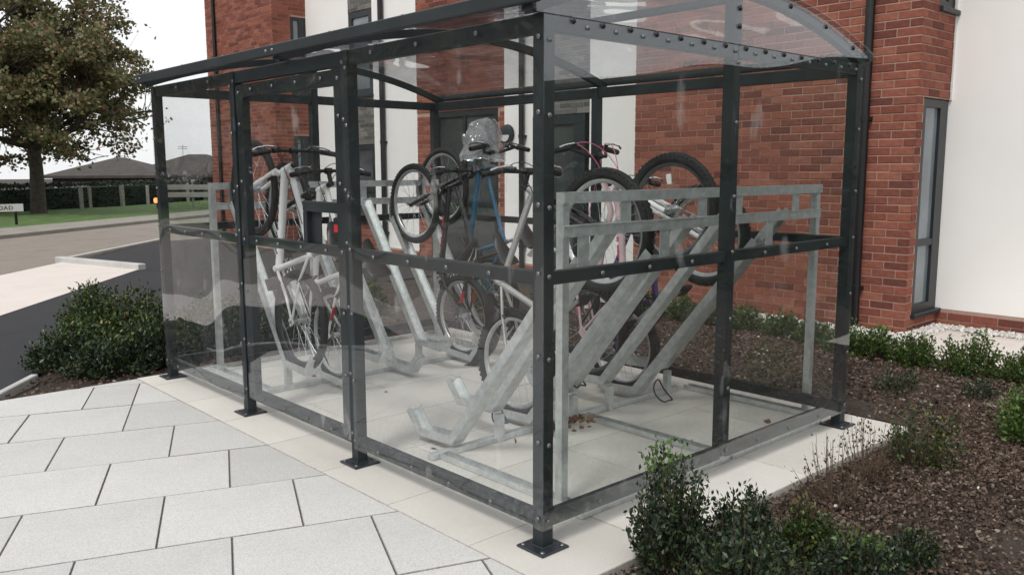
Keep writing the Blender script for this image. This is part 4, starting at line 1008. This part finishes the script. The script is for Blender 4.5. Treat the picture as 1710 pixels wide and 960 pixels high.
# row of young shrubs along the white gravel
rowl = ['leftmost young shrub of the row under the brick wall', 'young shrub seen under the sloping channels of the rack', 'young shrub left of the inner rack upright', 'young shrub just right of the middle post of the end panel',
        'young shrub beside the rack upright near the right post', 'young shrub between the rack upright and the right post', 'young shrub directly right of the right corner post', 'young shrub below the corner of the brick bay',
        'young shrub below the tall window by the white wall', 'full bright shrub in front of the white wall', 'young shrub at the right edge below the white wall']
for i, (x, y, s_) in enumerate([(4.90, 3.35, .9), (4.86, 2.95, .9), (4.80, 2.55, 1), (4.74, 2.12, 1), (4.70, 1.72, 1), (4.62, 1.36, .85), (4.48, 1.02, .95), (4.42, .70, 1.0), (4.40, .40, 1.05), (4.42, .02, 1.25), (4.42, -.38, 1)]):
    shrub('young_shrub', rowl[i], 'shrub', (x, y, bz), .22*s_, .20*s_, .23*s_, 95, 20, .030, 'leaf_young', 60+i, group='young shrubs in a row below the building', top_mt='leaf_bright' if i in (9, 6, 7) else None, up=.5)
# bushes in the bed beyond the paving
LB = [((-.36, 4.86, bz), .36, .36, .25, 'leaf_dark', 'leftmost bush of the bed beyond the paving'), ((-.18, 5.05, bz), .44, .40, .30, 'leaf_box', 'second bush from the left beyond the paving'),
      ((.22, 5.35, bz), .44, .42, .46, 'leaf_box', 'tallest bush beyond the paving, beside the far corner post'), ((-.20, 4.42, bz), .40, .30, .24, 'leaf_dark', 'dark low bush at the front of the bed beyond the paving'),
      ((.16, 4.50, bz), .38, .32, .36, 'leaf_dark', 'dark bush next to the far corner post of the shelter'), ((.02, 5.75, bz), .3, .3, .48, 'leaf_box', 'bush at the back beside the black drive'),
      ((.72, 4.62, bz), .42, .34, .38, 'leaf_dark', 'first bush behind the far end panel'), ((1.05, 5.5, bz), .44, .36, .34, 'leaf_box', 'rear bush seen through the far end panel'),
      ((1.35, 4.75, bz), .42, .34, .36, 'leaf_dark', 'second bush behind the far end panel'), ((1.95, 4.85, bz), .42, .34, .38, 'leaf_box', 'bush behind the empty channels of the far rack'),
      ((2.45, 5.3, bz), .40, .36, .42, 'leaf_box', 'last bush of the rear bed towards the building')]
for i, (l, a, b_, h_, mt_, lb) in enumerate(LB): shrub('bed_bush', lb, 'bush', l, a, b_, h_, 190, 26, .036, mt_, 80+i, group='bushes beyond the paving', top_mt='leaf_box' if i < 6 else None)
# scattered bushes in the strip between shelter and building
for i, (x, y, lb) in enumerate([(4.6, 4.4, 'green bush beside the glazed door'), (4.2, 5.2, 'green bush near the entrance seen through the shelter'), (3.8, 4.9, 'low bush behind the mudguard bike')]):
    shrub('bed_bush', lb, 'bush', (x, y, bz), .36, .34, .34, 120, 20, .035, 'leaf_box', 100+i, group='bushes towards the entrance')

# ------------------------------------------------------------------ trees
CUTZ = [None]
def limb(m, p, d, L, rad, lvl, tips, r, gn=5, droop=0):
    p = np.array(p, float); d = np.array(d, float); pts = [p.copy()]; rs = [rad]
    for i in range(gn):
        d = d+r.normal(0, .13, 3)+np.array([0, 0, -.03*droop]); d /= np.linalg.norm(d); p = p+d*L/gn
        if CUTZ[0] is not None:
            o_, c_ = CUTZ[0]; q_ = p-o_
            if (q_[0]**2+q_[1]**2)/c_[0]**2+((q_[2]-c_[1])/c_[2])**2 > .95 or q_[2] < c_[3]-.1: break
        pts.append(p.copy()); rs.append(rad*(1-.62*(i+1)/gn))
        if lvl > 0 and i >= 1:
            for _ in range(2 if lvl > 1 else 2):
                a = r.normal(0, 1, 3); a -= d*a.dot(d); a /= np.linalg.norm(a); nd = d*.55+a*.85; nd[2] += .12; nd /= np.linalg.norm(nd)
                limb(m, p, nd, L*r.uniform(.5, .72), rs[-1]*.6, lvl-1, tips, r, 4, droop)
    if len(pts) < 2: return
    m.tube(pts, rs, 7 if rad > .05 else 4)
    if lvl <= 1: tips += [(pts[k], lvl) for k in range(2, len(pts))]
def tree(name, label, loc, H, trunk_h, tr, spread, mt, size, nl, seed, lvl=3, main=9, cl=.45, grp=None, flat=1.0, cut=None):
    r = np.random.default_rng(seed); o = thing(name, label, 'tree', loc, grp); L = np.array(loc, float); m = MB(); tips = []; CUTZ[0] = (L, cut) if cut else None
    m.tube([L+np.array([0, 0, -.3]), L+np.array([0, 0, .15]), L+np.array([.03, 0, trunk_h*.6]), L+np.array([0, .05, trunk_h])], [tr*1.5, tr*1.1, tr*.92, tr*.85], 12)
    for i in range(main):
        a = 2*np.pi*i/main*1.0+r.uniform(-.3, .3); e = r.uniform(.25, 1.3) if i else 1.5
        d = np.array([np.cos(a)*np.cos(e), np.sin(a)*np.cos(e), np.sin(e)*flat]); st_ = L+np.array([0, 0, trunk_h*r.uniform(.82, 1.0)])
        limb(m, st_, d, spread*r.uniform(.75, 1.0)*(1.0 if e < 1 else H/spread*.55), tr*.5, lvl-1, tips, r)
    m.build('trunk', 'bark', o, True)
    T = np.array([t[0] for t in tips]); k = max(1, nl//len(T)); P = np.repeat(T, k, 0); P = P+r.normal(0, cl, P.shape)*np.array([1, 1, .62])
    if cut:      # ragged crown outline: radius, centre height, half height, lowest branch tips
        q = (P-L)-np.array([0, 0, cut[1]]); lump = 1+.26*np.sin(np.arctan2(q[:, 1], q[:, 0])*5+q[:, 2]*2.1)+r.normal(0, .05, len(P))
        import mathutils.noise as mn
        P = P[((q[:, 0]**2+q[:, 1]**2)/cut[0]**2+(q[:, 2]/cut[2])**2 < lump) & (P[:, 2]-L[2] > cut[3]+r.normal(0, .22, len(P)))]
    if cut:      # leaves gather in clumps with gaps between them
        P = P[np.array([mn.noise(Vector((a*.95, b*.95, c*1.5))) > .0+.10*((a-L[0])**2+(b-L[1])**2 > 9) for a, b, c in P])]
    D = r.normal(0, 1, P.shape)+np.array([0, 0, -.2]); V, F = leaf_faces(P, D, size, r, aspect=.75); np_mesh('crown', V, F, mt, o)
    return o
tree('maple_tree', 'broad autumn tree with bronze and olive leaves and a dark trunk on the verge', (5.4, 29.6, -.05), 8.6, 2.5, .23, 3.5, 'leaf_tree', .145, 150000, 11, lvl=3, main=13, cl=.24, cut=(4.15, 4.6, 4.6, 1.75))
# hedge, fence posts, street sign, barrier
def hedge(p, q, w_, h0, h1, n, label, mt='leaf_hedge', seed=1, size=.10, inner=.86):
    r = np.random.default_rng(seed); p = np.array(p, float); q = np.array(q, float); d = (q-p)/np.linalg.norm(q-p); sd_ = np.array([-d[1], d[0], 0])
    o = thing('hedge', label, 'hedge', tuple((p+q)/2))
    t = r.uniform(0, 1, n); face = r.uniform(0, 1, n); hh = h0+(h1-h0)*t; u = np.where(face < .62, r.choice([-1, 1], n)*r.uniform(.8, 1.0, n), r.uniform(-1, 1, n)); z = np.where(face < .62, r.uniform(0, 1, n), r.uniform(.93, 1.03, n))
    P = p+np.outer(t, q-p)+np.outer(u*w_/2, sd_)+np.outer(z*hh, [0, 0, 1]); D = np.outer(u, sd_)+r.normal(0, .5, (n, 3)); V, F = leaf_faces(P, D, size, r); np_mesh('foliage', V, F, mt, o)
    m = MB(); a = Vector(p); b = Vector(q); m.bar(a+Vector((0, 0, h0*inner/2)), b+Vector((0, 0, h0*inner/2)), w_*(inner-.06), h0*inner); m.build('inner_branches', 'leaf_hedge', o)
def fl(t, off=0):   # point along the far verge line: t metres right of the tree
    d = np.array([.80, .60]); n = np.array([-.6, .8]); b = np.array([5.65, 29.6]); q = b+d*t+n*off; return (q[0], q[1], -.09)
hedge(fl(-16, 2.2), fl(26, 2.2), 1.0, .98, 1.02, 30000, 'long dark clipped hedge beyond the road', seed=3)
for i, u in enumerate([-1.6, 1.3, 2.55, 2.95, 3.75, 5.0, 5.3, 7.4, 9.6, 12]):
    x, y, z = fl(u, .9+.3*math.sin(i*2.1)); a = .05
    p_ = MB().box((x-a, y-a, z), (x+a, y+a, .80+.05*math.sin(i*1.7)), .01).build('fence_post', 'wood', None)
    set_(p_, ['grey fence post left of the tree trunk', 'first grey fence post right of the tree trunk', 'left post of the close pair near the middle of the hedge', 'right post of the close pair near the middle of the hedge', 'single grey post between the two pairs',
              'left post of the pair beside the white boards', 'right post of the pair beside the white boards', 'grey fence post seen through the far end panels', 'fence post behind the rack frame of the far end', 'last fence post towards the building'][i], 'fence post', 'fence posts before the hedge')
m = MB(); x, y = 2.98, 23.6
for k_ in (-1, 1): m.box((x+k_*.42-.03, y-.03, 0), (x+k_*.42+.03, y+.03, .50), .004)
sg = m.build('street_sign', 'pipe', None); set_(sg, 'low white street name sign on black legs on the grass verge', 'sign')
MB().box((x-.68, y-.055, .36), (x+.60, y-.035, .56), .004).build('sign_board', 'white_board', sg)
fc = bpy.data.curves.new('sign_text', 'FONT'); fc.body = 'LEA ROAD'; fc.size = .15; fc.align_x = 'CENTER'; fc.align_y = 'CENTER'; fc.extrude = .002; fc.space_character = 1.15
tmp = bpy.data.objects.new('tmp', fc); COL.objects.link(tmp); dg = bpy.context.evaluated_depsgraph_get(); tme = bpy.data.meshes.new_from_object(tmp.evaluated_get(dg)); bpy.data.objects.remove(tmp)
tx = link_mesh('sign_text', tme, None, sg); tme.materials.clear(); tme.materials.append(MT['pipe']); tx.location = (x-.04, y-.058, .46); tx.rotation_euler = (R(90), 0, 0)
sg.rotation_euler = (0, 0, 0)
b0 = np.array(fl(4.3, -1.6)); dv = np.array([.74, -.67, 0])
br = MB()
for t in (0.1, 1.1, 2.1): c_ = b0+dv*t; br.box((c_[0]-.03, c_[1]-.03, -.08), (c_[0]+.03, c_[1]+.03, 1.0))
br = br.build('barrier', 'wood', None); set_(br, 'roadside barrier of two white boards beyond the far corner post', 'barrier')
for z in (.58, .86):
    MB().bar(b0+np.array([-.03, -.06, z]), b0+dv*2.4+np.array([-.03, -.06, z]), .03, .19, bev=.004).build('board', 'white_board', br)
ol = MB(); c_ = np.array(fl(3.62, -1.75)); ol.ring([(0, -.1), (.09, -.1), (.10, 0), (.09, .1), (0, .1)], 14, (c_[0], c_[1], .30), 'x'); ol = ol.build('warning_lamp', 'orange_light', None, True); set_(ol, 'small lit orange lamp beside the white barrier', 'lamp')
MB().box((c_[0]-.03, c_[1]-.03, -.09), (c_[0]+.03, c_[1]+.03, .21)).build('lamp_stand', 'pipe', ol)
# bungalows beyond the hedge, standing on lower ground
def house(c, rot, w_, d_, eave, ridge, label, wins=(), chimney=False, gable=False):
    o = thing('bungalow', label, 'house', (c[0], c[1], -3)); X = Vector((math.cos(rot), math.sin(rot), 0)); Y = Vector((-math.sin(rot), math.cos(rot), 0)); C_ = Vector((c[0], c[1], 0))
    def W3(a, b, z): return C_+X*a+Y*b+Vector((0, 0, z))
    m = MB(); vs = [W3(a, b, z) for z in (-3, eave) for a, b in ((-w_/2, -d_/2), (w_/2, -d_/2), (w_/2, d_/2), (-w_/2, d_/2))]
    m.add(vs, [(3, 2, 1, 0), (4, 5, 6, 7), (0, 1, 5, 4), (1, 2, 6, 5), (2, 3, 7, 6), (3, 0, 4, 7)]); m.build('wall', 'house_wall', o)
    e = .4; m = MB(); hipx = w_/2-(0 if gable else d_/2)
    vs = [W3(a, b, eave+dz) for dz in (-.05, .08) for a, b in ((-w_/2-e, -d_/2-e), (w_/2+e, -d_/2-e), (w_/2+e, d_/2+e), (-w_/2-e, d_/2+e))]+[W3(-hipx, 0, ridge), W3(hipx, 0, ridge)]
    m.add(vs, [(3, 2, 1, 0), (0, 1, 5, 4), (1, 2, 6, 5), (2, 3, 7, 6), (3, 0, 4, 7), (4, 5, 9, 8), (5, 6, 9), (6, 7, 8, 9), (7, 4, 8)]); rf = m.build('roof', 'rooftile', o)
    if chimney: c_ = C_+X*(w_*.3); MB().box((c_.x-.35, c_.y-.35, ridge-1.2), (c_.x+.35, c_.y+.35, ridge+.5)).build('chimney', 'house_wall', rf)
    for a in wins:
        vs = [W3(a+da, -d_/2-db, z) for z in (eave-.75, eave-.25) for da, db in ((-.8, .02), (.8, .02), (.8, .06), (-.8, .06))]
        m = MB(); m.add(vs, [(3, 2, 1, 0), (4, 5, 6, 7), (0, 1, 5, 4), (1, 2, 6, 5), (2, 3, 7, 6), (3, 0, 4, 7)]); m.build('window', 'white_board', o)
    return o
house((13.2, 45.2), R(-38), 5.0, 4.6, 1.05, 2.05, 'brown roofed bungalow right of the tree with two pale windows', (-1.6, .6))
house((17.6, 45.8), R(-38), 6.5, 5.5, 1.0, 2.25, 'brown roofed bungalow seen through the far end panels', (), False)
house((16.6, 38.4), R(-38), 2.6, 3.6, 1.1, 2.6, 'small dark house with a chimney close to the brick building', (), True)
an = MB(); c_ = (16.6, 45.4); an.tube([(c_[0], c_[1], 1.9), (c_[0], c_[1], 2.75)], .012, 5)
for z in (2.55, 2.65): an.tube([(c_[0]-.2, c_[1]+.15, z), (c_[0]+.2, c_[1]-.15, z)], .012, 4)
an = an.build('tv_aerial', 'pipe', None); set_(an, 'thin television aerial on the bungalow roof', 'aerial')
# unseen trees and hedges added for their reflection in the clear sheets
for i, (x, y, H_) in enumerate([(-15, 17, 8), (-21, 12, 8), (-9.5, 22.5, 8.5), (-12.5, 20, 7.5), (-6.5, 25.5, 8)]):
    tree('reflection_tree', ['unseen green tree added left of the road bend', 'unseen green tree added left behind the viewer', 'unseen tall tree added left of the autumn tree', 'unseen tree added between the road bend and the tall left tree', 'unseen tree added nearest on the left of the autumn tree'][i], (x, y, -.08), H_, 1.2, .16, H_*.52, 'leaf_box' if i % 2 else 'leaf_tree', .34, 9000, 200+i, lvl=2, main=9, cl=.9, grp='unseen trees added for reflections in the panels')
hedge((35, -3, -.08), (22, -36, -.08), 2.5, 5.6, 5.9, 26000, 'unseen tall distant hedge added on the right for its reflection', seed=9, size=.05, inner=.99)  # unseen, shaped to give the end panels a mirrored dark skyline
hedge((7.6, -1.9, -.08), (9.5, -14, -.08), 1.2, 1.5, 1.6, 9000, 'unseen dark hedge added beyond the white wing to darken reflections', seed=8, size=.16)  # unseen, added so the end panels mirror something dark low down
# fallen leaves around the rack rails
r_ = np.random.default_rng(9); P = np.concatenate([r_.normal([1.12, 1.02, .018], [.10, .05, .008], (46, 3)), r_.normal([1.38, 1.06, .018], [.06, .04, .008], (26, 3)), r_.uniform([.1, .2, .006], [2.3, 3.5, .012], (14, 3))])
P[:, 2] = np.maximum(P[:, 2], .006); V, F = leaf_faces(P, r_.normal(0, 1, P.shape)*np.array([1, 1, .2]), .045, r_, aspect=.8); o = np_mesh('fallen_leaves', V, F, 'deadleaf'); set_(o, 'brown fallen leaves caught along the ground rails of the rack', 'leaf litter', kind='stuff')
